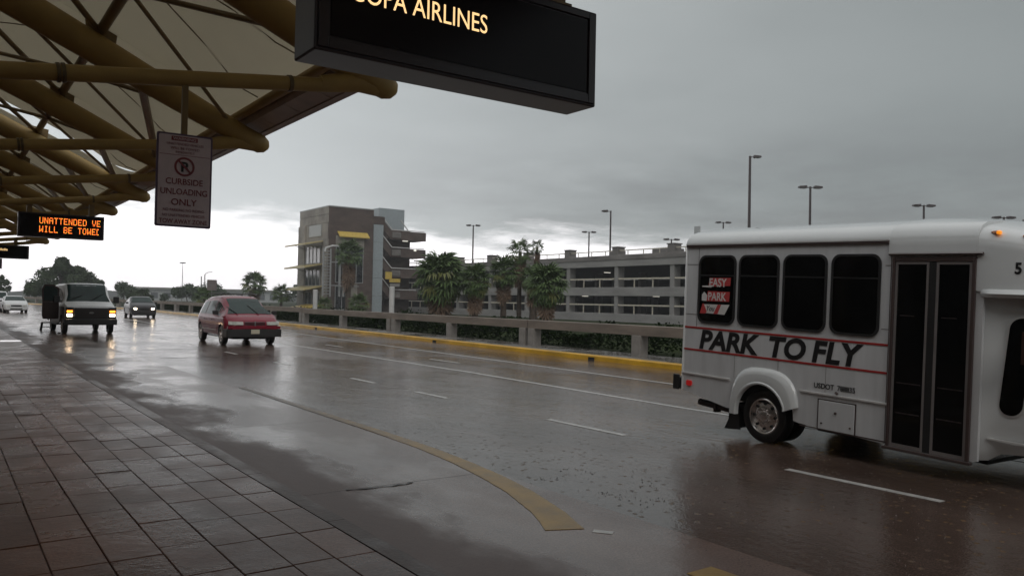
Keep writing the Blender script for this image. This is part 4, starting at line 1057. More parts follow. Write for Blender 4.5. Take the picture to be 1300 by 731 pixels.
# cab
CAB = [ # x, inset, zbot, zbelt, ztop, top inset
 (2.56, .03, .31, 1.30, 2.00, .05), (2.64, .075, .32, 1.30, 2.00, .10), (2.75, .10, .40, 1.30, 2.00, .14), (3.02, .11, .43, 1.30, 2.00, .18),
 (3.45, .12, .43, 1.30, 1.98, .22), (3.62, .12, .43, 1.28, 1.80, .26), (3.95, .13, .43, 1.22, 1.34, .24), (4.20, .15, .43, 1.10, 1.20, .26), (4.55, .22, .45, .92, 1.08, .34), (4.68, .34, .50, .80, .92, .5)]
q = mb(M_BUSC)
for c in [CAB]:
    rings = []
    for x, i_, zb, zl, zt, ti in c:
        half = [(i_+.06, zb), (i_, zb+.10), (i_-.02, (zb+zl)/2), (i_, zl), (ti, zt-.04), (ti+.08, zt), (1.1, zt+.02)]
        rings.append([(x, y, z) for y, z in half]+[(x, WB-y, z) for y, z in reversed(half[:-1])])
    q.loft(rings)
cab = q.build('cab', bus, smooth=True)
_c = mb(M_DARK).tube([(3.42, -.3, .45), (3.42, .46, .45)], .43, 32).tube([(3.42, WB-.46, .45), (3.42, WB+.3, .45)], .43, 32).build('c'); _c.parent = bus
_m = cab.modifiers.new('b', 'BOOLEAN'); _m.object = _c; _m.operation = 'DIFFERENCE'; _m.solver = 'EXACT'; _m.material_mode = 'TRANSFER'
bpy.context.view_layer.update()
cab.data = bpy.data.meshes.new_from_object(cab.evaluated_get(bpy.context.evaluated_depsgraph_get())); cab.modifiers.clear(); bpy.data.objects.remove(_c)
cab.data.set_sharp_from_angle(angle=R(38))
# tall rounded window between door and cab, then cab door glass
def tilt_window(name, pts, y, ry, parent, mfr, mgl, off=.012, band=.03):
    pass
qo_old = [(2.765, .86), (2.80, .81), (2.86, .79), (2.92, .795), (2.965, .83), (2.985, .95), (2.985, 1.30), (2.975, 1.50), (2.945, 1.63), (2.90, 1.70), (2.85, 1.725), (2.805, 1.70), (2.775, 1.62), (2.762, 1.4), (2.755, 1.1)]
qo = [(x+.075*(z-.8), z) for x, z in rrect(2.745, 2.955, .80, 1.74, .10, 6)]
def cy_(z, e): return (.094 if z < 1.3 else .094+(z-1.3)*.07)-e
def on_cab(poly, e, m, name, sc=1.0):
    cxm = sum(p[0] for p in poly)/len(poly); czm = sum(p[1] for p in poly)/len(poly)
    pp = [(cxm+(x-cxm)*sc, czm+(z-czm)*sc) for x, z in poly]; n = len(pp)
    g = mb(m); g.add([(x, cy_(z, e), z) for x, z in pp]+[(x, cy_(z, -.03), z) for x, z in pp], [tuple(range(n)), tuple(reversed(range(n, 2*n)))]+[(i, i+n, (i+1) % n+n, (i+1) % n) for i in range(n)])
    return g.build(name, bus)
w = on_cab([(x+.075*(z-.8), z) for x, z in rrect(2.727, 2.973, .782, 1.758, .115, 6)], .016, M_TRIML, 'window_frame')
on_cab(qo, .022, M_GLASSB, 'window')
on_cab([(2.93, 1.945), (3.50, 1.93), (3.62, 1.68), (3.62, 1.34), (3.16, 1.34), (3.10, 1.68)], .03, M_GLASSB, 'cab_door_window')
q = mb(M_GLASSB); q.loft([[(xx, yy, zz) for yy in (ya, WB-ya)]+[(xx-.04, yy, zz-.03) for yy in (WB-ya, ya)] for xx, zz, ya in ((3.50, 1.975, .36), (3.655, 1.83, .37), (3.97, 1.375, .34))]); q.build('windshield', bus)
mb(M_DARK).box(3.04, 3.046, .075, .11, .62, 1.3).build('cab_door_gap', bus)
mb(M_TRIML).box(2.66, 3.1, .058, .085, .535, .552).build('sill_trim', bus)
mb(M_BLKCAR).box(3.20, 3.34, .05, .085, 1.12, 1.16).build('cab_door_handle', bus)
# front wheel arch, bumper, lamps (out of frame but part of the vehicle)
mb(M_PLASTIC).box(4.60, 4.78, .22, WB-.22, .42, .64).build('front_bumper', bus, bevel=.03)
for y in (.30, WB-.62): mb(M_LENSC).box(4.60, 4.685, y, y+.32, .72, .90).build('headlight', bus, bevel=.02)
mb(M_DARK).box(4.60, 4.69, .72, WB-.72, .70, .92).build('grille', bus)
# belt rail and stripes
mb(M_TRIML).box(-1.40, -.55, -.018, -.002, .722, .748).build('belt_rail', bus, bevel=.004)
mb(M_TRIML).box(.53, 1.655, -.018, -.002, .722, .748).build('belt_rail', bus, bevel=.004)
mb(M_REDS).box(-1.39, 1.625, -.006, -.001, 1.362, 1.385).build('red_stripe', bus)
mb(M_REDS).box(-1.39, 1.625, -.006, -.001, 1.058, 1.081).build('red_stripe', bus)
# body panel joints
mb(M_BUSTRIM).box(-1.18, -1.175, -.003, -.0005, 1.39, 2.47).build('panel_joint', bus)
mb(M_BUSTRIM).box(-1.39, -1.155, -.003, -.0005, 2.235, 2.241).box(-1.39, -1.17, -.003, -.0005, 1.55, 1.556).build('panel_joint', bus)
mb(M_BUSTRIM).box(1.625, 1.632, -.004, -.0005, .31, 2.47).build('panel_joint', bus)
mb(M_BUSTRIM).box(1.56, 1.63, -.003, -.0005, 2.235, 2.241).box(1.54, 1.63, -.003, -.0005, 1.54, 1.546).build('panel_joint', bus)
for x in (-.488, .198, .872): mb(M_BUSTRIM).box(x, x+.0022, -.0025, -.0005, .76, 1.055).build('panel_joint', bus)
rv = mb(M_TRIML)
for i in range(48):
    x = -1.36+i*.063
    rv.tube([(x, -.0035, 2.455), (x, -.0002, 2.455)], .0045, 5)
    if not -.56 < x < .54 and x < 1.62: rv.tube([(x, -.0205, .735), (x, -.018, .735)], .004, 5)
struct(rv.build('rivets', bus), 'stuff')
# side windows: rubber frame, tinted glass, inner slider bar
for k, (x0, x1) in enumerate(((-1.155, -.512), (-.463, .170), (.228, .845), (.900, 1.515))):
    z0, z1 = (1.445, 2.365)
    o = ring_prism(rrect(x0, x1, z0, z1, .11), rrect(x0+.028, x1-.028, z0+.028, z1-.028, .088), 1, -.018, -.001, M_RUB).build('side_window', bus)
    mb(M_GLASSB).prism(rrect(x0+.026, x1-.026, z0+.026, z1-.026, .09), 1, -.010, -.0015).build('glass', o)
    mb(M_RUB).box(x0+.03, x1-.03, -.016, -.0105, 2.085, 2.103).build('slider_bar', o)
    if k == 0:
        wz = o
# stickers seen in the first window
x0 = -1.10
mb(M_STICKR).prism([(-.98, 1.94), (-.60, 1.96), (-.595, 2.065), (-.955, 2.06)], 1, -.0125, -.0105).build('sticker', wz)
mb(M_STICKW).prism([(-1.09, 1.936), (-.93, 1.93), (-.90, 1.96), (-1.09, 1.95)], 1, -.0128, -.0106).build('sticker', wz)
mb(M_STICKR).prism([(-1.0, 1.745), (-.61, 1.75), (-.60, 1.88), (-.985, 1.88)], 1, -.0125, -.0105).build('sticker', wz)
mb(M_STICKW).prism([(-1.09, 1.75), (-1.003, 1.745), (-.99, 1.82), (-1.05, 1.87), (-1.09, 1.83)], 1, -.0125, -.0105).build('sticker', wz)
mb(M_STICKW).prism([(-1.10, 1.585), (-.68, 1.575), (-.60, 1.71), (-1.06, 1.70)], 1, -.0125, -.0105).build('sticker', wz)
mb(M_STICKR).prism([(-1.115, 1.575), (-1.02, 1.575), (-.99, 1.60), (-1.05, 1.71), (-1.07, 1.71)], 1, -.0137, -.0126).build('sticker', wz)
mb(M_STICKR).prism([(-.87, 1.58), (-.80, 1.58), (-.74, 1.705), (-.80, 1.705)], 1, -.0137, -.0126).build('sticker', wz)
text('lettering', 'EASY', .155, M_STICKW, wz, (-.97, -.0130, 1.945), RX, sx=.88, bold=.003, ext=.0005)
text('lettering', 'PARK', .150, M_STICKW, wz, (-.98, -.0130, 1.76), RX, sx=.86, bold=.003, ext=.0005)
text('lettering', 'You', .10, M_BLACKP, wz, (-1.01, -.0145, 1.615), RX, sx=.9, shear=.3, bold=.001, ext=.0005)
# big lettering
text('lettering', 'PARK', .345, M_BLACKP, bus, (-1.12, -.0035, 1.104), RX, sx=1.15, shear=.17, bold=.0125, ext=.0015)
text('lettering', 'TO', .345, M_BLACKP, bus, (.025, -.0035, 1.104), RX, sx=1.11, shear=.17, bold=.0125, ext=.0015)
text('lettering', 'FLY', .345, M_BLACKP, bus, (.665, -.0035, 1.104), RX, sx=1.07, shear=.17, bold=.0125, ext=.0015, space=1.07)
text('lettering', 'USDOT', .085, M_BLACKP, bus, (.72, -.0035, .80), RX, sx=.95, bold=.001, ext=.001)
text('lettering', '788835', .085, M_BLACKP, bus, (1.03, -.0035, .80), RX, sx=.90, bold=.001, ext=.001)
# hatch
mb(M_BUSW).box(.80, 1.265, -.014, -.001, .33, .665).build('hatch', bus, bevel=.006)
hq = mb(M_BUSTRIM)
hq.box(.785, .797, -.008, -.0005, .315, .68).box(1.268, 1.28, -.008, -.0005, .315, .68).box(.797, 1.268, -.008, -.0005, .315, .327).box(.797, 1.268, -.008, -.0005, .668, .68)
hq.build('hatch_frame', bus)
mb(M_BUSTRIM).tube([(1.03, -.03, .54), (1.03, -.012, .54)], .014, 8).tube([(.85, -.024, .40), (.85, -.012, .40)], .011, 8).tube([(1.22, -.024, .40), (1.22, -.012, .40)], .011, 8).build('hatch_latch', bus)
mb(M_BUSTRIM).tube([(1.03, -.026, .775), (1.03, -.004, .765)], .016, 8).build('fuel_lamp', bus)
mb(M_BUSTRIM).box(.54, 1.64, -.004, -.0005, .318, .332).build('skirt_trim', bus)
# entrance door, double leaf
DZ0, DZ1 = .295, 2.325
q = mb(M_BUSTRIM); q.box(1.655, 1.685, -.035, -.001, DZ0, DZ1).box(2.495, 2.53, -.035, -.001, DZ0, DZ1).box(1.686, 2.494, -.030, -.001, DZ1-.045, DZ1).box(1.63, 2.56, -.06, -.001, DZ0-.03, DZ0-.001)
q.build('door_frame', bus, bevel=.005)
mb(M_BUSTRIM).box(1.62, 2.60, -.055, -.019, 2.345, 2.372).build('door_rain_gutter', bus, bevel=.006)
mb(M_TRIML).box(1.62, 2.60, -.060, -.056, 2.36, 2.375).build('door_rain_gutter', bus)
for x0, x1 in ((1.69, 2.055), (2.135, 2.49)):
    o = ring_prism([(x0, DZ0+.004), (x1, DZ0+.004), (x1, DZ1-.05), (x0, DZ1-.05)], [(x0+.024, DZ0+.040), (x1-.024, DZ0+.040), (x1-.024, DZ1-.075), (x0+.024, DZ1-.075)], 1, -.022, -.0012, M_DOORF).build('door_leaf', bus)
    mb(M_GLASSB).box(x0+.022, x1-.022, -.010, -.0016, DZ0+.038, DZ1-.073).build('glass', o)
    for z in (.66, .98): mb(M_LAMP).box(x0+.05, x1-.05, -.0125, -.0102, z, z+.012).build('step_edge', o)
    mb(M_LAMP).box(x0+.06, x0+.22, -.0125, -.0102, 1.70, 1.71).build('grab_bar', o)
mb(M_RUB).box(2.057, 2.133, -.020, -.0012, DZ0+.004, DZ1-.05).build('door_seal', bus)
# rear: marker lamp, bumper, tail pipe, mud flap
q = mb(M_REDL).prism(rrect(-1.315, -1.215, .565, .64, .025, 3), 1, -.022, -.001); q.build('marker_lamp', bus, bevel=.006)
mb(M_RUB).box(-1.545, -1.41, -.01, WB+.01, .50, .66).build('rear_bumper', bus, bevel=.015)
mb(M_RUB).box(-1.555, -1.44, -.035, -.011, .49, .70).build('bumper_end', bus, bevel=.01)
mb(M_LAMP).tube([(-1.20, .15, .345), (-.62, .15, .315), (-.4, .3, .4)], .045, 10).box(-.90, -.86, .09, .2, .25, .38).build('tail_pipe', bus, smooth=True)
mb(M_RUB).prism([(-.50, .40), (-.44, .40), (-.40, .10), (-.66, .075)], 1, .05, .07).prism([(-.62, .075), (-.60, .42), (-.58, .42), (-.59, .075)], 1, .07, .48).build('mud_flap', bus)
# wheel flare: swept fibreglass band
def flare(y0, sgn):
    n = 22; rings = []
    for i in range(n+1):
        a = R(180-158*i/n)
        c, s_ = math.cos(a), math.sin(a)
        k = abs(c)
        pw = 2.9; ax = .50 if c < 0 else .545
        ro = (abs(c/ax)**pw+abs(s_/.585)**pw)**(-1/pw)
        cz = .36
        rm = .40+(ro-.40)*.55
        prof = [(.375, 0.0), (.372, -.04), (.380, -.068), (.398, -.072), (.410, -.060), (rm, -.066), (rm+.015, -.062), (ro-.03, -.045), (ro-.006, -.02), (ro, 0.0)]
        rings.append([(-.02+r_*c*(1.0), y0+sgn*d_, cz+r_*s_) for r_, d_ in prof])
    # run the band down on both sides
    first = [(x, y, z-.05) for x, y, z in rings[0]]
    last = [(x+.004, y, z-.05) for x, y, z in rings[-1]]
    q = mb(M_BUSC); q.loft([first]+rings+[last]); return q.build('wheel_flare', bus, smooth=True)
flare(0, 1); flare(WB, -1)
# wheels
def wheel(parent, x, y, z, r, w, hub, tyre=M_TYRE, metal=M_CHR, side=-1, name='wheel', holes=8, dual=False):
    """axle along local y; outer face towards side*y"""
    o = thing_part(name, parent, (x, y, z))
    q = mb(tyre)
    def ring(yy, rr, n=36): return [(rr*math.cos(2*math.pi*k/n), yy, rr*math.sin(2*math.pi*k/n)) for k in range(n)]
    s = side
    prof = [(s*w*.42, hub), (s*w*.49, hub+.02), (s*w*.5, (hub+r)*.5), (s*w*.46, r*.965), (s*w*.38, r), (-s*w*.38, r), (-s*w*.46, r*.965), (-s*w*.5, (hub+r)/2), (-s*w*.45, hub)]
    q.loft([ring(a, b) for a, b in prof], True, False)
    q.build('tyre', o, smooth=True)
    q = mb(metal)
    rp = [(s*w*.46, hub+.012), (s*w*.50, hub), (s*w*.46, hub-.015), (s*w*.28, hub*.90), (s*w*.36, hub*.62), (s*w*.40, hub*.50), (s*w*.40, hub*.34), (s*w*.56, hub*.30), (s*w*.60, hub*.18), (s*w*.60, .001)]
    q.loft([ring(a, b) for a, b in rp], True, False)
    q.build('rim', o, smooth=True)
    if holes:
        q = mb(M_DARK); q2 = mb(metal)
        for k in range(holes):
            a = 2*math.pi*k/holes
            c = Vector((math.cos(a)*hub*.74, s*w*.335, math.sin(a)*hub*.74)); q.tube([c, c+Vector((0, s*.014, 0))], hub*.085, 8)
            c = Vector((math.cos(a+.3)*hub*.42, s*w*.40, math.sin(a+.3)*hub*.42)); q2.tube([c, c+Vector((0, s*.035, 0))], hub*.055, 6)
        q.build('hand_hole', o); q2.build('lug_nut', o)
    return o
def thing_part(name, parent, loc):
    me = bpy.data.meshes.new(name)
    bm = bmesh.new()
    # small axle stub so that the part is real geometry
    bmesh.ops.create_cone(bm, cap_ends=True, segments=10, radius1=.04, radius2=.04, depth=.12, matrix=Matrix.Rotation(R(90), 4, 'X'))
    bm.to_mesh(me); bm.free(); me.materials.append(M_DARK)
    o = bpy.data.objects.new(name, me); COL.objects.link(o); o.parent = parent; o.location = loc
    return o
RW = .335
wheel(bus, -.02, .13, RW+.0, RW, .20, .215)
wheel(bus, -.02, .37, RW+.0, RW, .20, .205, holes=0)
wheel(bus, -.02, WB-.13, RW, RW, .20, .215, side=1)
wheel(bus, -.02, WB-.37, RW, RW, .20, .205, side=1, holes=0)
gz = .032*3.42
wheel(bus, 3.42, .22, RW+gz, RW, .22, .215); wheel(bus, 3.42, WB-.22, RW+gz, RW, .22, .215, side=1)
mb(M_DARK).tube([(-.02, .3, RW), (-.02, WB-.3, RW)], .06, 10).tube([(-.02, 1.0, RW), (-.02, 1.2, RW)], .15, 12).build('axle', bus)
mb(M_BLKCAR).box(3.05, 3.12, -.20, .02, 1.32, 1.62).bar((3.1, .1, 1.4), (3.1, -.1, 1.4), .03).build('wing_mirror', bus)
# ------------------------------------------------------------------ cars
def car(name, label, cat, loc, rotz, L, Wd, top, belt, bot, paint, glass, cabin, wheels, wr, group=None, lower=None, tum=.16, nose_in=.12, glassx=None):
    """Body lofted along local x (front = +x, origin on the ground at the front axle line). top/belt: tables (x, z)."""
    t = thing(name, label, cat, loc, rotz, group)
    x0, x1 = top[0][0], top[-1][0]
    xs = sorted(set([round(x0+(x1-x0)*i/34, 3) for i in range(35)]+[p[0] for p in top]))
    hw = Wd/2
    def half(x):
        e = min(x-x0, x1-x)
        inn = nose_in*max(0, 1-e/.55)**2
        return hw-inn
    def sec(x):
        zt = interp(top, x); zl = min(interp(belt, x), zt-.03); w = half(x)
        k = max(0, min(1, (zt-zl-.05)/.35))
        wt = w-.05-tum*k
        zb = interp(bot, x)
        return [(0, zb), (w*.84, zb), (w*.965, zb+.07), (w, (zb+zl)*.5), (w*.985, zl-.05), (w*.955, zl), (wt+(w*.955-wt)*.12, zt-.09*k-.02), (wt-.10, zt-.012*k), (wt*.45, zt+.012), (0, zt+.018)]
    rings = []
    for x in xs:
        s = sec(x); rings.append([(x, y, z) for y, z in s]+[(x, -y, z) for y, z in reversed(s[1:-1])])
    q = mb(paint)
    if lower:
        n = len(rings[0]); q.use(paint)
    q.loft(rings)
    body = q.build('body', t, smooth=True)
    # wheel arches cut out
    for wx in wheels:
        c = mb(M_DARK).tube([(wx, -hw-.2, wr+.015), (wx, -hw+.30, wr+.015)], wr*1.17, 24).tube([(wx, hw-.30, wr+.015), (wx, hw+.2, wr+.015)], wr*1.17, 24).build('c')
        c.parent = t
        m_ = body.modifiers.new('b', 'BOOLEAN'); m_.object = c; m_.operation = 'DIFFERENCE'; m_.solver = 'EXACT'; m_.material_mode = 'TRANSFER'
        bpy.context.view_layer.update()
        me = bpy.data.meshes.new_from_object(body.evaluated_get(bpy.context.evaluated_depsgraph_get()))
        body.modifiers.clear(); body.data = me; bpy.data.objects.remove(c)
    body.data.set_sharp_from_angle(angle=R(38))
    # glass: panels 8 mm proud of the body
    def side_pt(x, v, sgn, off=.008):
        s = sec(x); a = s[5]; b = s[6]
        y = a[0]+(b[0]-a[0])*v+off; z = a[1]+(b[1]-a[1])*v
        return (x, sgn*y, z)
    for sgn in (1, -1):
        for (xa, xb, va0, va1, vb0, vb1) in cabin:
            g = mb(glass); n = 5; vs = []
            for i in range(n+1):
                k = i/n; x = xa+(xb-xa)*k
                vs += [side_pt(x, va0+(vb0-va0)*k, sgn), side_pt(x, va1+(vb1-va1)*k, sgn), side_pt(x, va1+(vb1-va1)*k, sgn, -.03), side_pt(x, va0+(vb0-va0)*k, sgn, -.03)]
            fs = []
            for i in range(n):
                a = i*4; fs += [(a, a+1, a+5, a+4), (a+3, a+7, a+6, a+2), (a+1, a+2, a+6, a+5), (a, a+4, a+7, a+3)]
            fs += [(0, 3, 2, 1), (n*4, n*4+1, n*4+2, n*4+3)]
            g.add(vs, fs); g.build('side_window', t)
    if glassx:
        for nm, xa, xb in glassx:
            g = mb(glass); n = 8; vs = []
            for i in range(n+1):
                x = xa+(xb-xa)*i/n; s = sec(x); zt = interp(top, x); w = s[7][0]+.02
                for j in range(9):
                    u = -1+2*j/8; yy = w*u; zz = zt+.018-.022*abs(u)**2*.9+.010
                    vs.append((x, yy, zz))
            for i in range(n+1):
                for j in range(9): p = vs[i*9+j]; vs.append((p[0]-(.03 if xa > 0 else -.03)*1.0, p[1], p[2]-.03))
            fs = []; o = 9*(n+1)
            for i in range(n):
                for j in range(8): a = i*9+j; fs += [(a, a+1, a+10, a+9), (o+a, o+a+9, o+a+10, o+a+1)]
            g.add(vs, fs); g.build(nm, t, smooth=True)
    for wx in wheels:
        for sgn in (1, -1): wheel(t, wx, sgn*(hw-.12), wr, wr, .20, wr*.62, side=sgn, holes=5)
    mb(M_DARK).box(x0+.3, x1-.3, -hw+.28, hw-.28, interp(bot, 0)-.04, interp(bot, 0)+.3).build('underbody', t)
    t['sec'] = 0; del t['sec']
    return t, sec
ROT = R(-90)     # local +x (front) points towards -Y

# --- red minivan
mvt = [(-3.85, .95), (-3.83, 1.15), (-3.70, 1.48), (-3.45, 1.64), (-3.0, 1.71), (-2.0, 1.76), (-1.3, 1.75), (-.95, 1.70), (-.70, 1.62), (.30, 1.09), (.42, 1.045), (.62, .99), (.80, .90), (.89, .80), (.94, .66)]
mvb = [(-3.85, .9), (-3.6, 1.04), (-1, 1.02), (.3, 1.0), (.94, .66)]
mvo = [(-3.85, .42), (-3.6, .30), (0, .26), (.6, .28), (.94, .34)]
mv, sec = car('minivan', 'dark red minivan driving towards the viewer in the middle lanes', 'minivan', (9.28, 29.55, 0), ROT+R(-1.5), 4.8, 1.92, mvt, mvb, mvo, M_REDCAR, M_GLASSV,
    [(-3.45, -2.45, .10, .84, .08, .86), (-2.36, -1.32, .08, .86, .08, .88), (-1.22, -.30, .08, .88, .06, .80)], (0, -3.05), .335, glassx=[('windshield', -.78, .28)], tum=.25, nose_in=.17)
def bowed(parent, name, m, x, y0, y1, z0, z1, t, bow=.06, n=8):
    q = mb(m); rg = []
    for i in range(n+1):
        u = i/n; y = y0+(y1-y0)*u; k = (2*(y)/1.9)
        xx = x-bow*k*k
        rg.append([(xx, y, z0), (xx+t, y, z0+.01), (xx+t, y, z1-.01), (xx, y, z1)])
    q.loft(rg); return q.build(name, parent, smooth=False)
bowed(mv, 'front_bumper', M_PLASTIC, .885, -.93, .93, .30, .585, .105, .06)
for s in (1, -1): mb(M_PLASTIC).box(.44, .95, min(s*.90, s*.985), max(s*.90, s*.962), .30, .58).build('bumper_corner', mv, bevel=.02)
bowed(mv, 'bumper_cover', M_REDCAR, .875, -.93, .93, .59, .70, .105, .06)
bowed(mv, 'grille', M_PLASTIC, .92, -.36, .36, .725, .84, .03, .10)
for z in (.755, .79): bowed(mv, 'grille_bar', M_REDCAR, .945, -.35, .35, z, z+.016, .02, .10)
mb(M_METAL).box(.955, .98, -.02, .02, .70, .86).build('badge', mv)
for s in (1, -1):
    q = mb(M_LENSC); q.loft([[(.90-.02, s*.42, .72), (.995, s*.42, .735), (.965, s*.42, .84), (.86, s*.42, .85)], [(.82, s*.66, .72), (.965, s*.66, .735), (.93, s*.66, .85), (.80, s*.66, .86)], [(.68, s*.86, .73), (.86, s*.90, .74), (.82, s*.90, .85), (.64, s*.86, .86)]])
    q.build('headlight', mv)
    q = mb(M_PLASTIC); q.loft([[(-.36+dx, s*(.93+.02), 1.06), (-.36+dx, s*1.16, 1.08), (-.36+dx, s*1.17, 1.22), (-.36+dx, s*.98, 1.22)] for dx in (0, .10)]); q.build('wing_mirror', mv, bevel=.02)
mb(M_PLATE).box(1.0, 1.012, -.15, .15, .42, .57).build('licence_plate', mv)
mb(M_TRIML).box(-2.6, -.55, .975, .985, .50, .53).box(-2.6, -.55, -.985, -.975, .50, .53).build('side_trim', mv)
for s in (1, -1):
    q = mb(M_PLASTIC); q.tube([(-3.2, s*.66, 1.765), (-3.1, s*.66, 1.83), (-1.3, s*.66, 1.84), (-1.15, s*.66, 1.78)], .022, 6); q.build('roof_rack_rail', mv)
for x in (-2.8, -1.7): mb(M_PLASTIC).tube([(x, -.66, 1.83), (x, .66, 1.83)], .018, 6).build('roof_rack_bar', mv)
for a_, b_ in (((.34, .30, 1.11), (-.25, .05, 1.42)), ((.34, -.45, 1.11), (-.15, -.72, 1.36))): mb(M_PLASTIC).bar(a_, b_, .02, .02).build('wiper', mv)
q = mb(M_PLASTIC)
for s in (1, -1): q.box(-1.25, -1.13, s*.972 if s > 0 else -.99, .99 if s > 0 else -.972, .86, .90).box(-2.3, -2.18, s*.972 if s > 0 else -.99, .99 if s > 0 else -.972, .86, .90)
q.build('door_handle', mv)

# --- full-size van with open door
vt = [(-4.55, 1.0), (-4.54, 1.7), (-4.50, 2.02), (-4.3, 2.12), (-3.2, 2.17), (-1.0, 2.18), (-.80, 2.16), (-.60, 2.08), (.02, 1.42), (.10, 1.36), (.55, 1.26), (.78, 1.20), (.83, 1.05), (.85, .70)]
vb = [(-4.55, 1.3), (0, 1.28), (.85, 1.10)]
vo = [(-4.55, .48), (0, .42), (.85, .44)]
van, vsec = car('passenger_van', 'white topped dark van stopped by the kerb with headlights on and its door open', 'van', (5.40, 39.35, 0), ROT+R(1.0), 5.4, 2.02, vt, vb, vo, M_WHCAR, M_GLASSV,
    [(-4.2, -3.0, .08, .86, .08, .86), (-2.9, -1.75, .08, .86, .08, .86), (-1.6, -.42, .06, .86, .05, .55)], (0, -3.5), .38, tum=.13, nose_in=.06, glassx=[('windshield', -.72, .04)])
# dark lower body: side cladding, grille, bumper
for s in (1, -1):
    pf = [(-4.50, .46), (-3.98, .46)]+[(-3.5+.46*math.cos(R(a)), .39+.46*math.sin(R(a))) for a in range(170, -1, -17)]+[(-.47, .44)]+[(.46*math.cos(R(a)), .39+.46*math.sin(R(a))) for a in range(173, 9, -17)]+[(.62, .44), (.62, 1.16), (-4.50, 1.22)]
    q = mb(M_BLKCAR).prism(pf, 1, s*1.002, s*1.022); q.build('side_cladding', van)
mb(M_PLASTIC).box(.845, .93, -.66, .66, .66, 1.13).build('grille', van, bevel=.02)
for k in range(4): mb(M_BLKCAR).box(.931, .945, -.60, .60, .73+k*.09, .755+k*.09).build('grille_bar', van)
mb(M_METAL).prism([(.10*math.cos(a), .92+.042*math.sin(a)) for a in [2*math.pi*k/14 for k in range(14)]], 0, .946, .955).build('badge', van)
mb(M_PLASTIC).box(.80, 1.0, -1.0, 1.0, .40, .655).build('front_bumper', van, bevel=.03)
for s in (1, -1):
    a, b = sorted((s*.67, s*.97))
    mb(M_DARK).box(.80, .88, a, b, .66, 1.14).build('lamp_housing', van)
    mb(M_HEADL).box(.881, .90, a+.05, b-.05, .76, .87).build('headlight', van, bevel=.008)
    mb(M_TURNL).box(.881, .895, a+.04, b-.04, .93, 1.02).build('turn_lamp', van)
    q = mb(M_PLASTIC); q.box(-.35, -.23, min(s*1.05, s*1.28), max(s*1.05, s*1.28), 1.33, 1.62); q.bar((-.3, s*.95, 1.4), (-.3, s*1.1, 1.4), .04); q.build('wing_mirror', van, bevel=.02)
    a, b = sorted((s*.55, s*.98))
for a_, b_ in (((.07, .1, 1.47), (-.25, .62, 1.72)), ((.07, -.75, 1.47), (-.2, -.15, 1.68))): mb(M_PLASTIC).bar(a_, b_, .025).build('wiper', van)
# open front door, hinged at its front edge, seen edge on from the front (kerb side = local -y ... west)
dm = thing_part('open_door', van, (-.42, -1.03, 0))
dm.rotation_euler.z = R(0)
q = mb(M_BLKCAR); q.prism([(-.03, .62), (-.62, .62), (-.66, .75), (-.66, 1.34), (-.03, 1.34)], 0, -.10, -.03); q.build('door_panel', dm, bevel=.01)
q = ring_prism([(-.03, 1.342), (-.66, 1.342), (-.69, 1.9), (-.60, 2.10), (-.25, 2.10), (-.03, 1.95)], [(-.09, 1.40), (-.60, 1.40), (-.62, 1.88), (-.56, 2.03), (-.27, 2.03), (-.09, 1.90)], 0, -.09, -.04, M_BLKCAR); q.build('door_frame', dm)
mb(M_GLASSV).prism([(-.085, 1.395), (-.605, 1.395), (-.625, 1.88), (-.565, 2.035), (-.27, 2.035), (-.085, 1.905)], 0, -.07, -.06).build('glass', dm)
# dark second vehicle leaf behind: inner trim
mb(M_PLASTIC).box(-.13, -.101, -.60, -.10, .75, 1.25).build('door_trim', dm)
# rear wheel/running board visible under the door
mb(M_PLASTIC).box(-2.9, -.6, -1.10, -.95, .36, .42).box(-2.9, -.6, .95, 1.10, .36, .42).build('running_board', van)

# --- step stool beside the van
stl = thing('step_stool', 'small black step stool on the road beside the open van door', 'stool', (4.2, 42.9, 0), R(4), )
mb(M_PLASTIC).box(-.22, .22, -.14, .14, .34, .39).build('seat', stl, bevel=.01)
for sx in (-1, 1):
    for sy in (-1, 1): mb(M_PLASTIC).bar((sx*.19, sy*.11, .34), (sx*.24, sy*.15, 0.004), .04).build('leg', stl)
mb(M_METAL).bar((-.2, -.13, .16), (.2, -.13, .16), .025).build('crossbar', stl)
mb(M_METAL).bar((-.2, .13, .16), (.2, .13, .16), .025).build('crossbar', stl)

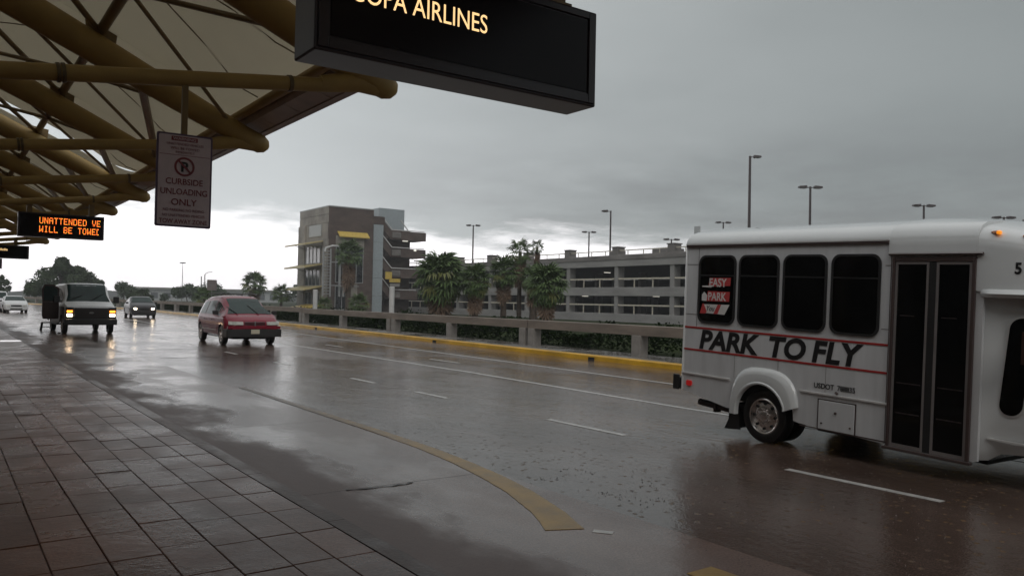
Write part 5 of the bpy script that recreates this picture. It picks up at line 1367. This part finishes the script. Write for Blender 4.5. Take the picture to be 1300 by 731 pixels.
# --- sedans
def sedan(label, loc, rotz, paint, lit, hgt=1.0, group=None, cat='car', name='sedan_car'):
    st_ = [(-3.75, .75), (-3.72, .95), (-3.5, 1.03), (-3.0, 1.07), (-2.75, 1.12), (-2.2, 1.36), (-1.9, 1.42), (-1.2, 1.45), (-.85, 1.40), (-.05, 1.02), (.1, .98), (.6, .88), (.8, .76), (.86, .58)]
    st_ = [(a, b*hgt) for a, b in st_]
    sb = [(-3.75, .8*hgt), (-2.5, .98*hgt), (0, .93*hgt), (.86, .60*hgt)]
    so_ = [(-3.75, .36), (-3, .24), (0, .22), (.86, .26)]
    t, sc_ = car(name, label, cat, loc, rotz, 4.6, 1.86, st_, sb, so_, paint, M_GLASSV, [(-2.55, -1.72, .10, .78, .08, .84), (-1.62, -.35, .08, .86, .06, .66)], (0, -2.8), .33, group, glassx=[('windshield', -.80, -.08)])
    bowed(t, 'front_bumper', paint, .80, -.86, .86, .26, .50*hgt, .10, .14)
    bowed(t, 'grille', M_DARK, .84, -.40, .40, .52*hgt, .66*hgt, .04, .10)
    bowed(t, 'air_intake', M_DARK, .885, -.45, .45, .30, .40, .02, .10)
    for s in (1, -1):
        q = mb(M_HEADL if lit else M_LENSC); y0, y1 = (.52, .74) if lit else (.46, .82); q.loft([[(.84, s*y0, .55*hgt), (.93, s*y0, .56*hgt), (.90, s*y0, .67*hgt), (.82, s*y0, .67*hgt)], [(.70, s*y1, .57*hgt), (.84, s*y1, .58*hgt), (.81, s*y1, .68*hgt), (.68, s*y1, .68*hgt)]]); q.build('headlight', t)
        a, b = sorted((s*.93, s*1.12)); mb(M_PLASTIC).box(-.55, -.45, a, b, .95*hgt, 1.07*hgt).build('wing_mirror', t, bevel=.02)
    return t
sedan('dark grey car approaching with lit headlights beyond the white van', (12.95, 67.0, 0), ROT+R(-3), M_GRCAR, True, 1.12)
t = sedan('white sedan standing by the kerb at the left edge of the photo', (5.60, 82.0, 0), ROT+R(2), M_WHCAR, False)
# white sport utility behind the white sedan
ut = [(-4.0, .9), (-3.98, 1.4), (-3.85, 1.74), (-3.5, 1.82), (-1.1, 1.84), (-.8, 1.76), (-.1, 1.16), (.1, 1.12), (.7, 1.02), (.86, .9), (.9, .6)]
car('sport_utility_car', 'white sport utility vehicle half hidden behind the parked white sedan', 'car', (4.75, 90.5, 0), ROT, 4.9, 1.95, ut, [(-4, 1.12), (0, 1.06), (.9, .8)], [(-4, .42), (.9, .38)], M_WHCAR, M_GLASSV,
    [(-3.7, -2.5, .08, .86, .08, .86), (-2.4, -1.5, .08, .86, .08, .86), (-1.4, -.4, .08, .86, .06, .7)], (0, -2.9), .37, glassx=[('windshield', -.76, -.14)])

# ------------------------------------------------------------------ rain splashes on the road
sp = mb(mat('rain_splash_water', (0.30, 0.29, 0.29), 0.15, var=.2)); rs = random.Random(77)
for _ in range(900):
    x = rs.uniform(4.8, 15.5); y = rs.uniform(1.0, 24)
    if rs.random() < .5: x = rs.uniform(4.8, 9); y = rs.uniform(1.0, 6.2)
    h = rs.uniform(.004, .012); w = rs.uniform(.001, .0025)
    z = .002
    for k in range(rs.choice((1, 1, 2))):
        dx, dy = rs.uniform(-.01, .01), rs.uniform(-.01, .01)
        sp.add([(x-w, y, z), (x+w, y-w, z), (x, y+w, z), (x+dx, y+dy, z+h)], [(0, 1, 3), (1, 2, 3), (2, 0, 3)])
struct(sp.build('rain_splashes', recalc=False), 'stuff', 'small splashes of rain hitting the wet road')

# ------------------------------------------------------------------ rain haze
hz = bpy.data.materials.new('rain_haze'); hz.use_nodes = True; t = hz.node_tree; t.nodes.clear()
pvn = t.nodes.new('ShaderNodeVolumePrincipled'); pvn.inputs['Density'].default_value = 0.0008; pvn.inputs['Color'].default_value = (.93, .93, .95, 1); pvn.inputs['Anisotropy'].default_value = 0.2
ou = t.nodes.new('ShaderNodeOutputMaterial'); t.links.new(pvn.outputs[0], ou.inputs['Volume'])
HAZE = True
if HAZE:
    h = mb(hz).box(-321.5, 621.5, -161.5, 761.5, -1.5, 22).build('haze'); struct(h, 'stuff', 'thin rain haze hanging over the whole place')
